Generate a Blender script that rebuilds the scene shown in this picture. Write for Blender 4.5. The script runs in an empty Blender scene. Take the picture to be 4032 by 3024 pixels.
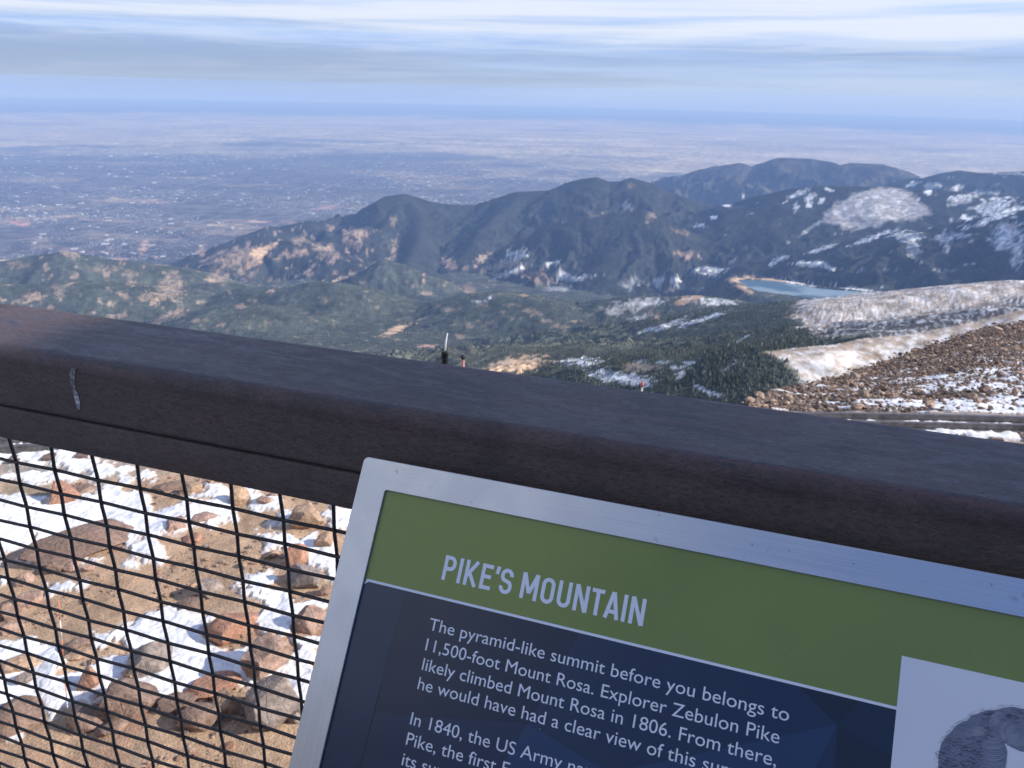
import bpy, bmesh, math, random
import numpy as np
from mathutils import Vector, Matrix

S = bpy.context.scene
COL = S.collection
R = math.radians
PI = math.pi
rng = np.random.default_rng(7)
random.seed(7)

# ------------------------------------------------------------------ camera
F, CX, CY = 3028.0, 2016.0, 1512.0          # pinhole of the 4032 x 3024 photograph
PITCH, ROLL = R(21.10), R(1.281)
W_ = np.array([0, math.cos(PITCH), -math.sin(PITCH)])
_r0 = np.array([1.0, 0, 0]); _u0 = np.cross(_r0, W_)
R_ = math.cos(ROLL) * _r0 + math.sin(ROLL) * _u0
U_ = np.cross(R_, W_)
cam_d = bpy.data.cameras.new('camera'); cam = bpy.data.objects.new('camera', cam_d); COL.objects.link(cam)
cam.matrix_world = Matrix(((R_[0], U_[0], -W_[0], 0), (R_[1], U_[1], -W_[1], 0), (R_[2], U_[2], -W_[2], 0), (0, 0, 0, 1)))
cam_d.sensor_fit = 'HORIZONTAL'; cam_d.sensor_width = 36.0; cam_d.lens = F / 4032 * 36.0
cam_d.clip_start = 0.02; cam_d.clip_end = 400000
cam_d.dof.use_dof = True; cam_d.dof.focus_distance = 1.0; cam_d.dof.aperture_fstop = 16.0
S.camera = cam

# ------------------------------------------------------------------ light
SUN_EL, SUN_AZ = R(29), R(96)                # azimuth clockwise from +Y: from the right, a little behind
wd = bpy.data.worlds.new("World"); S.world = wd; wd.use_nodes = True
wn, wl = wd.node_tree.nodes, wd.node_tree.links
wn.clear()
def WN(t, **k):
    n = wn.new(t)
    for a, b in k.items(): setattr(n, a, b)
    return n
def wmath(op, a, b=None, clamp=False):
    n = WN('ShaderNodeMath', operation=op, use_clamp=clamp)
    for i, v in enumerate((a, b)):
        if v is None: continue
        if isinstance(v, (int, float)): n.inputs[i].default_value = v
        else: wl.new(v, n.inputs[i])
    return n.outputs[0]
def wramp(src, lo, hi):
    n = WN('ShaderNodeMapRange', interpolation_type='SMOOTHSTEP'); wl.new(src, n.inputs[0])
    n.inputs[1].default_value = lo; n.inputs[2].default_value = hi
    return n.outputs[0]
sky = WN('ShaderNodeTexSky', sky_type='NISHITA', sun_disc=False, sun_elevation=SUN_EL, sun_rotation=SUN_AZ,
         altitude=4300.0, air_density=1.0, dust_density=0.1, ozone_density=4.0)
SKY_STR = 0.15
tc = WN('ShaderNodeTexCoord')
sep = WN('ShaderNodeSeparateXYZ'); wl.new(tc.outputs['Generated'], sep.inputs[0])
hz = wmath('POWER', wmath('ADD', wmath('POWER', sep.outputs[0], 2.0), wmath('POWER', sep.outputs[1], 2.0)), 0.5)
el = wmath('MULTIPLY', wmath('ARCTAN2', sep.outputs[2], hz), 180 / PI)      # degrees above the horizon
az = wmath('MULTIPLY', wmath('ARCTAN2', sep.outputs[0], sep.outputs[1]), 180 / PI)
def wnoise(sx, sy, seed, scale=1.0, detail=6, rough=0.55, warp=0.0):
    c = WN('ShaderNodeCombineXYZ')
    wl.new(wmath('MULTIPLY', az, sx), c.inputs[0]); wl.new(wmath('MULTIPLY', el, sy), c.inputs[1]); c.inputs[2].default_value = seed
    n = WN('ShaderNodeTexNoise'); wl.new(c.outputs[0], n.inputs['Vector'])
    n.inputs['Scale'].default_value = scale; n.inputs['Detail'].default_value = detail
    n.inputs['Roughness'].default_value = rough; n.inputs['Distortion'].default_value = warp
    return n.outputs[0]
n1 = wnoise(0.055, 0.75, 3.1, detail=7, warp=0.25)
n2 = wnoise(0.10, 1.45, 8.7, detail=9, rough=0.6, warp=0.8)
n4 = wnoise(0.035, 0.9, 5.2, detail=5, rough=0.5, warp=0.3)
n3 = wnoise(0.02, 0.35, 1.3, detail=3)
# lower edge of the bright cirrus sheet, with a ragged border
edge = wmath('ADD', wmath('ADD', el, wmath('MULTIPLY', wmath('SUBTRACT', n1, 0.5), 2.6)), wmath('MULTIPLY', az, 0.014))
edge = wmath('ADD', edge, wmath('MULTIPLY', wmath('SUBTRACT', n2, 0.5), 0.8))
sheet = wmath('MULTIPLY', wmath('MULTIPLY', wramp(edge, 2.5, 3.6), wramp(n4, 0.28, 0.60)), wramp(edge, 13.0, 7.5))
thin = wmath('MULTIPLY', wmath('MULTIPLY', wramp(n2, 0.38, 0.66), wramp(n3, 0.30, 0.55)), wramp(el, -0.6, 2.8))
hn = WN('ShaderNodeTexNoise'); wl.new(tc.outputs['Generated'], hn.inputs['Vector']); hn.inputs['Scale'].default_value = 2.3; hn.inputs['Detail'].default_value = 6; hn.inputs['Distortion'].default_value = .6
def wdot(azd, eld):
    n = WN('ShaderNodeVectorMath', operation='DOT_PRODUCT'); wl.new(tc.outputs['Generated'], n.inputs[0])
    n.inputs[1].default_value = (math.sin(R(azd)) * math.cos(R(eld)), math.cos(R(azd)) * math.cos(R(eld)), math.sin(R(eld))); return n.outputs['Value']
bank = wmath('MULTIPLY', wramp(wmath('ADD', wdot(-112, 34), wmath('MULTIPLY', wmath('SUBTRACT', hn.outputs[0], .5), .35)), 0.76, 0.92), 0.95)   # a white bank behind the viewer's left shoulder
clear = wramp(wdot(-172, 40), 0.93, 0.80)
high = wmath('MAXIMUM', wmath('MULTIPLY', wmath('MULTIPLY', wramp(hn.outputs[0], 0.42, 0.68), clear), 0.7), bank)
high = wmath('MULTIPLY', high, wramp(el, 9.0, 22.0))
cov = wmath('MAXIMUM', wmath('MAXIMUM', sheet, wmath('MULTIPLY', thin, 0.50)), high)
bg1 = WN('ShaderNodeBackground'); tint = WN('ShaderNodeMix', data_type='RGBA', blend_type='MULTIPLY'); tint.inputs[0].default_value = 1.0; wl.new(sky.outputs[0], tint.inputs[6]); tint.inputs[7].default_value = (.68, .88, 1.15, 1)
wl.new(tint.outputs[2], bg1.inputs[0]); bg1.inputs[1].default_value = SKY_STR
bg2 = WN('ShaderNodeBackground'); bg2.inputs[0].default_value = (0.86, 0.91, 1.0, 1); bg2.inputs[1].default_value = 0.60
veil = WN('ShaderNodeBackground'); veil.inputs[0].default_value = (0.50, 0.66, 1.0, 1); wl.new(wmath('ADD', 0.42, wmath('MULTIPLY', wramp(wmath('ADD', wnoise(0.03, 0.8, 12.4, detail=6, rough=.55, warp=.4), wmath('MULTIPLY', az, .004)), .34, .64), 0.11)), veil.inputs[1])
vc = WN('ShaderNodeMix', data_type='RGBA'); wl.new(wramp(el, 2.6, -0.8), vc.inputs[0]); vc.inputs[6].default_value = (0.50, 0.66, 1.0, 1); vc.inputs[7].default_value = (0.60, 0.74, .96, 1)
wl.new(vc.outputs[2], veil.inputs[0])
mv = WN('ShaderNodeMixShader'); wl.new(wramp(el, 14.0, 1.0), mv.inputs[0]); wl.new(bg1.outputs[0], mv.inputs[1]); wl.new(veil.outputs[0], mv.inputs[2])
mx = WN('ShaderNodeMixShader')
wl.new(wmath('MULTIPLY', cov, 0.85), mx.inputs[0]); wl.new(mv.outputs[0], mx.inputs[1]); wl.new(bg2.outputs[0], mx.inputs[2])
wo = WN('ShaderNodeOutputWorld'); wl.new(mx.outputs[0], wo.inputs[0])

sl = bpy.data.lights.new('sun', 'SUN'); sun = bpy.data.objects.new('sun', sl); COL.objects.link(sun)
sl.energy = 4.1; sl.angle = R(0.53); sl.color = (1.0, 0.95, 0.88)
SUN = np.array([math.sin(SUN_AZ) * math.cos(SUN_EL), math.cos(SUN_AZ) * math.cos(SUN_EL), math.sin(SUN_EL)])
sun.rotation_euler = Vector(SUN).to_track_quat('Z', 'Y').to_euler()
S.view_settings.view_transform = 'Standard'; S.view_settings.look = 'None'
S.view_settings.exposure = 0.74; S.view_settings.gamma = 1.0
S.cycles.use_denoising = True
S.cycles.max_bounces = 6; S.cycles.volume_bounces = 0
S.cycles.sample_clamp_indirect = 4.0

# ------------------------------------------------------------------ helpers
def ray(u, v):
    u = np.asarray(u, float); v = np.asarray(v, float)
    return ((u - CX) / F)[..., None] * R_ - ((v - CY) / F)[..., None] * U_ + W_
def project(X):
    z = X @ W_
    return CX + F * (X @ R_) / z, CY - F * (X @ U_) / z
def azdep(u, v):
    d = ray(u, v)
    return np.arctan2(d[..., 0], d[..., 1]), np.arctan2(-d[..., 2], np.hypot(d[..., 0], d[..., 1]))
def sstep(a, b, x):
    t = np.clip((x - a) / (b - a), 0, 1); return t * t * (3 - 2 * t)

def _grad(ix, iy, seed):
    h = (ix.astype(np.int64) * 374761393 + iy.astype(np.int64) * 668265263 + seed * 1442695041) & 0xFFFFFFFF
    h = ((h ^ (h >> 13)) * 1274126177) & 0xFFFFFFFF
    h = (h ^ (h >> 16)) & 0xFFFF
    return h * (2 * PI / 65536.0)
def perlin(x, y, seed=0):
    x0 = np.floor(x); y0 = np.floor(y); fx = x - x0; fy = y - y0
    u = fx * fx * fx * (fx * (fx * 6 - 15) + 10); v = fy * fy * fy * (fy * (fy * 6 - 15) + 10)
    def g(dx, dy):
        a = _grad(x0 + dx, y0 + dy, seed); return np.cos(a) * (fx - dx) + np.sin(a) * (fy - dy)
    a = g(0, 0); b = g(1, 0); c = g(0, 1); d = g(1, 1)
    return 1.4 * ((a + (b - a) * u) + ((c + (d - c) * u) - (a + (b - a) * u)) * v)
def fbm(x, y, wl_, octv=4, seed=0, gain=0.5):
    o = 0; a = 1.0; f = 1.0 / wl_
    for k in range(octv):
        o = o + a * perlin(x * f + 17.3 * k, y * f - 9.1 * k, seed + k); a *= gain; f *= 2.03
    return o
def ridged(x, y, wl_, octv=3, seed=0):
    o = 0; a = 1.0; f = 1.0 / wl_
    for k in range(octv):
        o = o + a * (1 - 2 * np.abs(perlin(x * f + 5.7 * k, y * f + 3.3 * k, seed + k))); a *= 0.5; f *= 2.1
    return o

def tag(o, label=None, cat=None, group=None, kind=None):
    if label: o['label'] = label
    if cat: o['category'] = cat
    if group: o['group'] = group
    if kind: o['kind'] = kind
    return o
def link(name, me, parent=None, mat=None):
    o = bpy.data.objects.new(name, me); COL.objects.link(o)
    if parent is not None: o.parent = parent
    if mat is not None and me is not None: me.materials.append(mat)
    return o
def empty(name, loc=(0, 0, 0)):
    o = bpy.data.objects.new(name, None); COL.objects.link(o); o.location = loc; o.empty_display_size = 0.2
    return o
def mesh_np(name, V, Fc, smooth=True, normals=None):
    """numpy vertices and quads/tris (one face size)."""
    me = bpy.data.meshes.new(name)
    V = np.asarray(V, np.float32); Fc = np.asarray(Fc, np.int32); k = Fc.shape[1]
    me.vertices.add(len(V)); me.vertices.foreach_set('co', V.ravel())
    me.loops.add(Fc.size); me.loops.foreach_set('vertex_index', Fc.ravel())
    me.polygons.add(len(Fc)); me.polygons.foreach_set('loop_start', np.arange(0, Fc.size, k, dtype=np.int32))
    me.polygons.foreach_set('loop_total', np.full(len(Fc), k, np.int32))
    me.polygons.foreach_set('use_smooth', np.full(len(Fc), smooth, bool))
    me.update(calc_edges=True)
    if normals is not None: me.normals_split_custom_set_from_vertices(normals.tolist())
    return me
def set_col(me, C, name='albedo'):
    a = me.color_attributes.new(name, 'FLOAT_COLOR', 'POINT')
    C4 = np.ones((len(me.vertices), 4), np.float32); C4[:, :3] = C
    a.data.foreach_set('color', C4.ravel())
class MB:
    """collects boxes, tubes and prisms into one mesh"""
    def __init__(s): s.v = []; s.f = []
    def add(s, V, Fs):
        b = len(s.v); s.v += [tuple(map(float, p)) for p in V]; s.f += [tuple(b + i for i in f) for f in Fs]; return s
    def box(s, o, ax, ay, az_, lo, hi):
        o, ax, ay, az_ = map(np.array, (o, ax, ay, az_))
        V = [o + ax * x + ay * y + az_ * z for z in (lo[2], hi[2]) for y in (lo[1], hi[1]) for x in (lo[0], hi[0])]
        fs = [(0, 2, 3, 1), (4, 5, 7, 6), (0, 1, 5, 4), (2, 6, 7, 3), (0, 4, 6, 2), (1, 3, 7, 5)]
        return s.add(V, fs)
    def tube(s, pts, r, n=8, cap=True):
        pts = [np.array(p, float) for p in pts]; base = len(s.v); m = len(pts)
        rr = r if hasattr(r, '__len__') else [r] * m
        ref = None
        for i, p in enumerate(pts):
            t = pts[min(i + 1, m - 1)] - pts[max(i - 1, 0)]; t /= np.linalg.norm(t) + 1e-12
            if ref is None:
                ref = np.array([0, 0, 1.0]) if abs(t[2]) < 0.9 else np.array([1.0, 0, 0])
            a = np.cross(t, ref); a /= np.linalg.norm(a); b = np.cross(a, t); ref = b
            for k in range(n):
                an = 2 * PI * k / n
                s.v.append(tuple(p + rr[i] * (math.cos(an) * a + math.sin(an) * b)))
        for i in range(m - 1):
            for k in range(n):
                k2 = (k + 1) % n
                s.f.append((base + i * n + k, base + i * n + k2, base + (i + 1) * n + k2, base + (i + 1) * n + k))
        if cap:
            s.f.append(tuple(base + k for k in reversed(range(n)))); s.f.append(tuple(base + (m - 1) * n + k for k in range(n)))
        return s
    def extrude(s, prof, P0, P1):
        """prof: list of 3d offsets (closed), swept P0 -> P1"""
        n = len(prof); V = [np.array(P0) + q for q in prof] + [np.array(P1) + q for q in prof]
        fs = [(i, (i + 1) % n, n + (i + 1) % n, n + i) for i in range(n)] + [tuple(reversed(range(n))), tuple(range(n, 2 * n))]
        return s.add(V, fs)
    def build(s, name, mat=None, parent=None, smooth=False):
        me = bpy.data.meshes.new(name); me.from_pydata(s.v, [], s.f); me.update()
        bm = bmesh.new(); bm.from_mesh(me); bmesh.ops.recalc_face_normals(bm, faces=bm.faces); bm.to_mesh(me); bm.free()
        if smooth:
            for p in me.polygons: p.use_smooth = True
        return link(name, me, parent, mat)
def sharp(o, deg=35):
    me = o.data
    for p in me.polygons: p.use_smooth = True
    bm = bmesh.new(); bm.from_mesh(me)
    for e in bm.edges:
        e.smooth = not (len(e.link_faces) == 2 and e.calc_face_angle(0) > R(deg))
    bm.to_mesh(me); bm.free(); return o

# ------------------------------------------------------------------ materials
class NT:
    def __init__(s, name):
        s.m = bpy.data.materials.new(name); s.m.use_nodes = True; s.t = s.m.node_tree; s.n = s.t.nodes; s.l = s.t.links
        s.b = s.n['Principled BSDF']; s.out = s.n['Material Output']
    def node(s, t, **k):
        n = s.n.new(t)
        for a, b in k.items(): setattr(n, a, b)
        return n
    def put(s, sock, v):
        if isinstance(v, (int, float)): sock.default_value = v
        elif isinstance(v, (tuple, list)): sock.default_value = v if len(v) == len(sock.default_value) else tuple(v) + (1,)
        else: s.l.new(v, sock)
    def coord(s, kind='Object', scale=(1, 1, 1), rot=(0, 0, 0)):
        c = s.node('ShaderNodeTexCoord'); m = s.node('ShaderNodeMapping'); s.l.new(c.outputs[kind], m.inputs[0])
        m.inputs['Scale'].default_value = scale; m.inputs['Rotation'].default_value = rot
        return m.outputs[0]
    def noise(s, vec, scale, detail=5, rough=0.55, warp=0.0):
        n = s.node('ShaderNodeTexNoise'); s.l.new(vec, n.inputs['Vector'])
        n.inputs['Scale'].default_value = scale; n.inputs['Detail'].default_value = detail
        n.inputs['Roughness'].default_value = rough; n.inputs['Distortion'].default_value = warp
        return n.outputs[0]
    def vor(s, vec, scale, out='Distance', feature='F1', rand=1.0):
        n = s.node('ShaderNodeTexVoronoi', feature=feature); s.l.new(vec, n.inputs['Vector']); n.inputs['Scale'].default_value = scale
        n.inputs['Randomness'].default_value = rand
        return n.outputs[out]
    def ramp(s, src, lo, hi, a=0.0, b=1.0):
        n = s.node('ShaderNodeMapRange', interpolation_type='SMOOTHSTEP'); s.put(n.inputs[0], src)
        n.inputs[1].default_value = lo; n.inputs[2].default_value = hi; n.inputs[3].default_value = a; n.inputs[4].default_value = b
        return n.outputs[0]
    def math(s, op, a, b=0.0, clamp=False):
        n = s.node('ShaderNodeMath', operation=op, use_clamp=clamp); s.put(n.inputs[0], a); s.put(n.inputs[1], b); return n.outputs[0]
    def mix(s, f, a, b, mode='MIX'):
        n = s.node('ShaderNodeMix', data_type='RGBA', blend_type=mode); s.put(n.inputs[0], f); s.put(n.inputs[6], a); s.put(n.inputs[7], b); return n.outputs[2]
    def attr(s, name='albedo'):
        n = s.node('ShaderNodeAttribute', attribute_name=name); return n.outputs['Color']
    def bump(s, h, strength, dist):
        n = s.node('ShaderNodeBump'); s.put(n.inputs['Height'], h); n.inputs['Strength'].default_value = strength; n.inputs['Distance'].default_value = dist
        s.l.new(n.outputs[0], s.b.inputs['Normal']); return n
    def base(s, c, rough=0.9, spec=0.3, metal=0.0):
        s.put(s.b.inputs['Base Color'], c); s.put(s.b.inputs['Roughness'], rough)
        s.put(s.b.inputs['Specular IOR Level'], spec); s.put(s.b.inputs['Metallic'], metal); return s.m

def m_plain(name, c, rough=0.6, spec=0.4, metal=0.0, var=0.15, scale=20.0):
    t = NT(name); v = t.coord('Object')
    f = t.noise(v, scale)
    c2 = tuple(x * (1 + var) for x in c); c1 = tuple(x * (1 - var) for x in c)
    return t.base(t.mix(t.ramp(f, 0.3, 0.7), c1, c2), rough, spec, metal)

# rail frame: s runs along the rail (to the right), n runs outwards
AZR = R(18.32)
D = np.array([math.cos(AZR), -math.sin(AZR), 0]); N = np.array([math.sin(AZR), math.cos(AZR), 0]); Z = np.array([0, 0, 1.0])
DECK_Z = -1.70
def rp(s, n, z): return D * s + N * n + Z * z

# ================================================================== far terrain
def zg(x): return -7.0 + 0.0375 * (x + 10)
NA, NR = 1150, 820
AZ = np.linspace(R(-47), R(47), NA)
RR = np.exp(np.linspace(math.log(350.0), math.log(19000.0), NR))
A2, R2 = np.meshgrid(AZ, RR, indexing='ij')
X2, Y2 = R2 * np.sin(A2), R2 * np.cos(A2)
BASE = np.array([(350, -152), (900, -392), (1500, -640), (2200, -890), (3000, -1100), (4000, -1260), (5000, -1410), (6500, -1680), (8000, -1860),
                 (9500, -2060), (11000, -2310), (12500, -2450), (19000, -2520)], float)
H = np.interp(R2, BASE[:, 0], BASE[:, 1])
H += fbm(X2, Y2, 900, 5, 11) * np.interp(R2, [350, 1500, 3000, 6000, 11000, 12500], [0, 10, 24, 38, 40, 6])
LAB = np.zeros(H.shape, np.int16)
# (name, crest in photo pixels, range at first/last point [m], front slope, crest rounding, gully depth, gully length)
RIDGES = [
 ('rocky_hill', [(-500, 1060), (-200, 1045), (0, 1031), (142, 1007), (244, 993), (346, 1011), (427, 1025), (549, 1035), (631, 1044), (692, 1072), (773, 1117), (840, 1160)], (6900, 6300), 27, 90, .35, 500),
 ('rocky_hill', [(-400, 1130), (-100, 1120), (120, 1128), (330, 1112), (500, 1125), (640, 1150), (760, 1195)], (5700, 5300), 23, 120, .35, 420),
 ('canyon_ridge', [(600, 1075), (675, 1046), (780, 1000), (873, 963), (968, 924), (1062, 891), (1097, 894), (1212, 869), (1296, 879), (1361, 889), (1450, 880)], (9300, 9900), 32, 60, .4, 500),
 ('canyon_ridge', [(700, 1155), (769, 1118), (824, 1058), (874, 1008), (973, 978), (1033, 973), (1097, 949), (1177, 936), (1222, 964), (1306, 935), (1396, 905), (1440, 890)], (7900, 8900), 35, 50, .5, 420),
 ('canyon_ridge', [(1177, 936), (1260, 985), (1336, 990), (1400, 1030), (1450, 1080)], (8300, 7600), 32, 60, .45, 400),
 ('peaked_mountain', [(1330, 905), (1361, 889), (1420, 849), (1495, 799), (1545, 770), (1585, 765), (1634, 775), (1700, 794), (1750, 804), (1820, 808), (1880, 807), (1930, 790), (2044, 755), (2133, 752), (2228, 742), (2297, 704), (2348, 698), (2405, 716), (2437, 714), (2487, 701), (2525, 711), (2576, 739), (2671, 771), (2766, 796), (2829, 821), (2900, 845)], (9800, 9600), 34, 70, .55, 750),
 ('peaked_mountain', [(1585, 765), (1560, 830), (1500, 900), (1470, 960)], (9800, 8600), 33, 50, .35, 420),
 ('peaked_mountain', [(1600, 766), (1660, 860), (1640, 960), (1600, 1040)], (9790, 7900), 33, 50, .35, 420),
 ('peaked_mountain', [(2060, 756), (1990, 820), (1900, 900), (1850, 980)], (9700, 8300), 33, 50, .4, 420),
 ('peaked_mountain', [(2420, 716), (2290, 790), (2180, 880), (2080, 960)], (9650, 8500), 33, 50, .35, 420),
 ('dome_hill', [(2040, 985), (2101, 942), (2196, 891), (2291, 853), (2386, 840), (2481, 835), (2538, 828), (2589, 853), (2671, 891), (2747, 935), (2780, 992)], (8300, 8100), 35, 60, .45, 500),
 ('dome_hill', [(2520, 829), (2480, 900), (2420, 970), (2380, 1040)], (8280, 7300), 32, 50, .3, 380),
 ('wooded_hill', [(1396, 1100), (1460, 1055), (1520, 1023), (1580, 1040), (1640, 1068), (1720, 1095)], (6700, 6500), 36, 50, .35, 300),
 ('blue_mountain', [(2480, 780), (2576, 736), (2639, 714), (2702, 688), (2766, 666), (2829, 654), (2911, 642), (2956, 656), (3023, 639), (3078, 622), (3190, 625), (3262, 636), (3307, 650), (3357, 642), (3468, 647), (3524, 664), (3596, 700), (3680, 740)], (14800, 14600), 36, 120, .75, 900),
 ('snowy_mountain', [(3540, 760), (3596, 703), (3658, 700), (3747, 678), (3791, 672), (3858, 681), (4032, 675), (4500, 668)], (12200, 11800), 27, 100, .5, 800),
 ('forest_mountain', [(2780, 900), (2828, 851), (2911, 839), (3023, 795), (3106, 761), (3162, 742), (3245, 734), (3357, 734), (3496, 736), (3580, 745), (3691, 750), (3830, 761), (3886, 773), (3970, 781), (4032, 770), (4400, 730)], (9300, 8900), 23, 160, .22, 900),
 ('forest_mountain', [(3500, 737), (3420, 800), (3300, 880), (3150, 960), (3000, 1010)], (9200, 7700), 20, 120, .3, 500),
 ('snow_crest_ridge', [(2990, 1070), (3034, 1040), (3112, 1012), (3190, 984), (3290, 965), (3385, 951), (3468, 926), (3569, 909), (3660, 914), (3747, 920), (3803, 906), (3914, 878), (4032, 828), (4400, 700)], (7300, 7000), 27, 60, .32, 600),
 ('wooded_hill', [(963, 1138), (1050, 1140), (1147, 1133), (1246, 1113), (1321, 1118), (1421, 1148), (1520, 1187), (1619, 1232), (1700, 1270)], (5300, 4700), 27, 110, .3, 380),
 ('wooded_hill', [(700, 1150), (774, 1120), (874, 1113), (958, 1128), (1023, 1143), (1080, 1175)], (6000, 5700), 28, 80, .3, 350),
 ('wooded_hill', [(780, 1235), (870, 1215), (960, 1210), (1060, 1235), (1180, 1250)], (4600, 4400), 22, 110, .3, 350),
 ('wooded_hill', [(1850, 1175), (1975, 1155), (2110, 1176), (2212, 1210), (2280, 1251)], (4700, 4200), 21, 90, .3, 350),
 ('wooded_hill', [(2330, 1200), (2402, 1183), (2483, 1172), (2585, 1172), (2754, 1165), (2917, 1187), (3000, 1200)], (4400, 4350), 24, 40, .4, 260),
 ('wooded_hill', [(2480, 1390), (2563, 1357), (2700, 1300), (2820, 1240), (2927, 1208), (3110, 1204), (3300, 1212)], (2750, 3500), 28, 80, .35, 260),
 ('alpine_spur', [(3040, 1310), (3137, 1258), (3180, 1236), (3301, 1199), (3413, 1182), (3580, 1168), (3691, 1151), (3803, 1132), (3914, 1124), (4032, 1110), (4500, 1050)], (2250, 2800), 21, 60, .15, 200),
 ('alpine_spur', [(2960, 1440), (3032, 1386), (3155, 1370), (3292, 1359), (3383, 1338), (3520, 1325), (3657, 1305), (3839, 1268), (4032, 1220), (4500, 1100)], (1020, 1450), 22, 35, .12, 110),
 ('forest_shoulder', [(1500, 1560), (1700, 1500), (1907, 1440), (2110, 1396), (2314, 1388), (2517, 1392), (2720, 1382), (2890, 1368), (3000, 1372)], (1900, 1650), 23, 90, .3, 200),
]
NAMES = ['valley']
for q in RIDGES:
    if q[0] not in NAMES: NAMES.append(q[0])
wx = fbm(X2, Y2, 420, 3, 41) * 60; wy = fbm(X2, Y2, 420, 3, 47) * 60
for qi, (nm, px, (ra, rb), slope, k, gam, gwl) in enumerate(RIDGES):
    px = np.array(px, float); a, dp = azdep(px[:, 0], px[:, 1])
    rr = np.linspace(ra, rb, len(px))
    P = np.stack([rr * np.sin(a), rr * np.cos(a), -rr * np.tan(dp)], 1)
    reach = 1400 if ra > 3000 else 900
    m0 = (A2 > a.min() - reach / rr.min()) & (A2 < a.max() + reach / rr.min()) & (R2 > rr.min() - reach * 1.1) & (R2 < rr.max() + reach * 1.1)
    idx = np.nonzero(m0)
    x, y = X2[idx], Y2[idx]
    g = np.clip(ridged(x, y, gwl, 4, 60 + qi) * 0.5, -1, 1)
    xw, yw = x + wx[idx] * min(1, k / 60) * 0, y
    best = np.full(x.shape, -1e9); tg = math.tan(R(slope))
    for i in range(len(P) - 1):
        ax, ay, azz = P[i]; bx, by, bz = P[i + 1]
        dx, dy = bx - ax, by - ay; L2 = dx * dx + dy * dy + 1e-9
        t = np.clip(((x - ax) * dx + (y - ay) * dy) / L2, 0, 1)
        s2 = np.sqrt((x - ax - t * dx) ** 2 + (y - ay - t * dy) ** 2)
        zc = azz + t * (bz - azz)
        best = np.maximum(best, zc - tg * (np.sqrt(s2 * s2 + k * k) - k) * (1 - .95 * gam * g))
    far = np.clip((P[:, 2].mean() - best) / 200, 0, 1)
    best = best + fbm(x, y, gwl * 0.35, 4, 80 + qi) * gwl * 0.013 * far
    cur = H[idx]
    kk = 18.0 if ra > 3000 else 6.0
    d_ = best - cur
    new = np.where(np.abs(d_) < kk, np.maximum(best, cur) + (kk - np.abs(d_)) ** 2 / (4 * kk), np.maximum(best, cur))
    H[idx] = new
    l = LAB[idx]; l[d_ > 0] = NAMES.index(nm); LAB[idx] = l

# the reservoir's level basin
LAKE_Z = -1290.0
lake_px = np.array([(2940, 1131), (2905, 1102), (2985, 1104), (3046, 1106), (3183, 1128), (3290, 1142), (3420, 1150), (3565, 1170), (3584, 1175), (3480, 1181), (3383, 1180), (3300, 1172), (3210, 1175), (3130, 1166), (3064, 1157), (2985, 1146)], float)
d_ = ray(lake_px[:, 0], lake_px[:, 1]); lake_xy = (d_ * (LAKE_Z / d_[:, 2])[:, None])[:, :2]
def poly_sd(x, y, poly):
    """signed distance, negative inside"""
    dmin = np.full(np.shape(x), 1e18); ins = np.zeros(np.shape(x), bool); n = len(poly)
    for i in range(n):
        ax, ay = poly[i]; bx, by = poly[(i + 1) % n]
        dx, dy = bx - ax, by - ay
        t = np.clip(((x - ax) * dx + (y - ay) * dy) / (dx * dx + dy * dy + 1e-12), 0, 1)
        dmin = np.minimum(dmin, (x - ax - t * dx) ** 2 + (y - ay - t * dy) ** 2)
        c = (ay > y) != (by > y)
        with np.errstate(divide='ignore', invalid='ignore'):
            xi = ax + (y - ay) * dx / (dy if dy != 0 else 1e-12)
        ins ^= c & (x < xi)
    d = np.sqrt(dmin); return np.where(ins, -d, d)
idx = np.nonzero((A2 > R(10)) & (A2 < R(36)) & (R2 > 4300) & (R2 < 6200))
sd = poly_sd(X2[idx], Y2[idx], lake_xy)
h = H[idx]; front = R2[idx] < 5150
shore = LAKE_Z + np.where(front, 0.0, 0.10) * np.clip(sd, 0, 1e9) * 0.5 + 3.0
wgt = 1 - sstep(40, 330, sd)
wgt = np.where(LAB[idx] == NAMES.index('alpine_spur'), 0, wgt)
h = h * (1 - wgt) + np.where(front, np.minimum(shore, h + 20), shore) * wgt
h = np.where(sd < 0, np.minimum(h, LAKE_Z - 6), np.where(sd < 40, np.maximum(np.minimum(h, LAKE_Z + 5), LAKE_Z + 1.5 * 0 + np.minimum(sd, 10) * 0.2), h))
H[idx] = h

# ---- land cover (what grows or lies where), broken up by noise
U2, V2 = project(np.stack([X2, Y2, H], -1))
DEP = np.arctan2(-H, R2)
cmin = np.minimum.accumulate(DEP, axis=1)
VIS = DEP <= cmin + R(0.12)
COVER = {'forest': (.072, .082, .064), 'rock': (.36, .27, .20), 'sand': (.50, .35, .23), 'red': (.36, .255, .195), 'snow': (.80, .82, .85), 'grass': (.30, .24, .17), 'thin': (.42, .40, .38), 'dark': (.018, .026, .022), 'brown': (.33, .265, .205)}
C = np.empty(H.shape + (3,), np.float32); C[:] = COVER['forest']
nz = fbm(X2, Y2, 260, 5, 201, 0.6)
C[np.isin(LAB, [NAMES.index(q) for q in ('peaked_mountain', 'dome_hill', 'blue_mountain', 'snowy_mountain', 'forest_mountain', 'snow_crest_ridge', 'canyon_ridge')])] = (.038, .043, .037)
C[LAB == NAMES.index('forest_shoulder')] = (.115, .118, .090)
C *= (1 + 0.35 * nz)[..., None]
tree = np.ones(H.shape, np.float32)       # where conifers may stand
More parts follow.
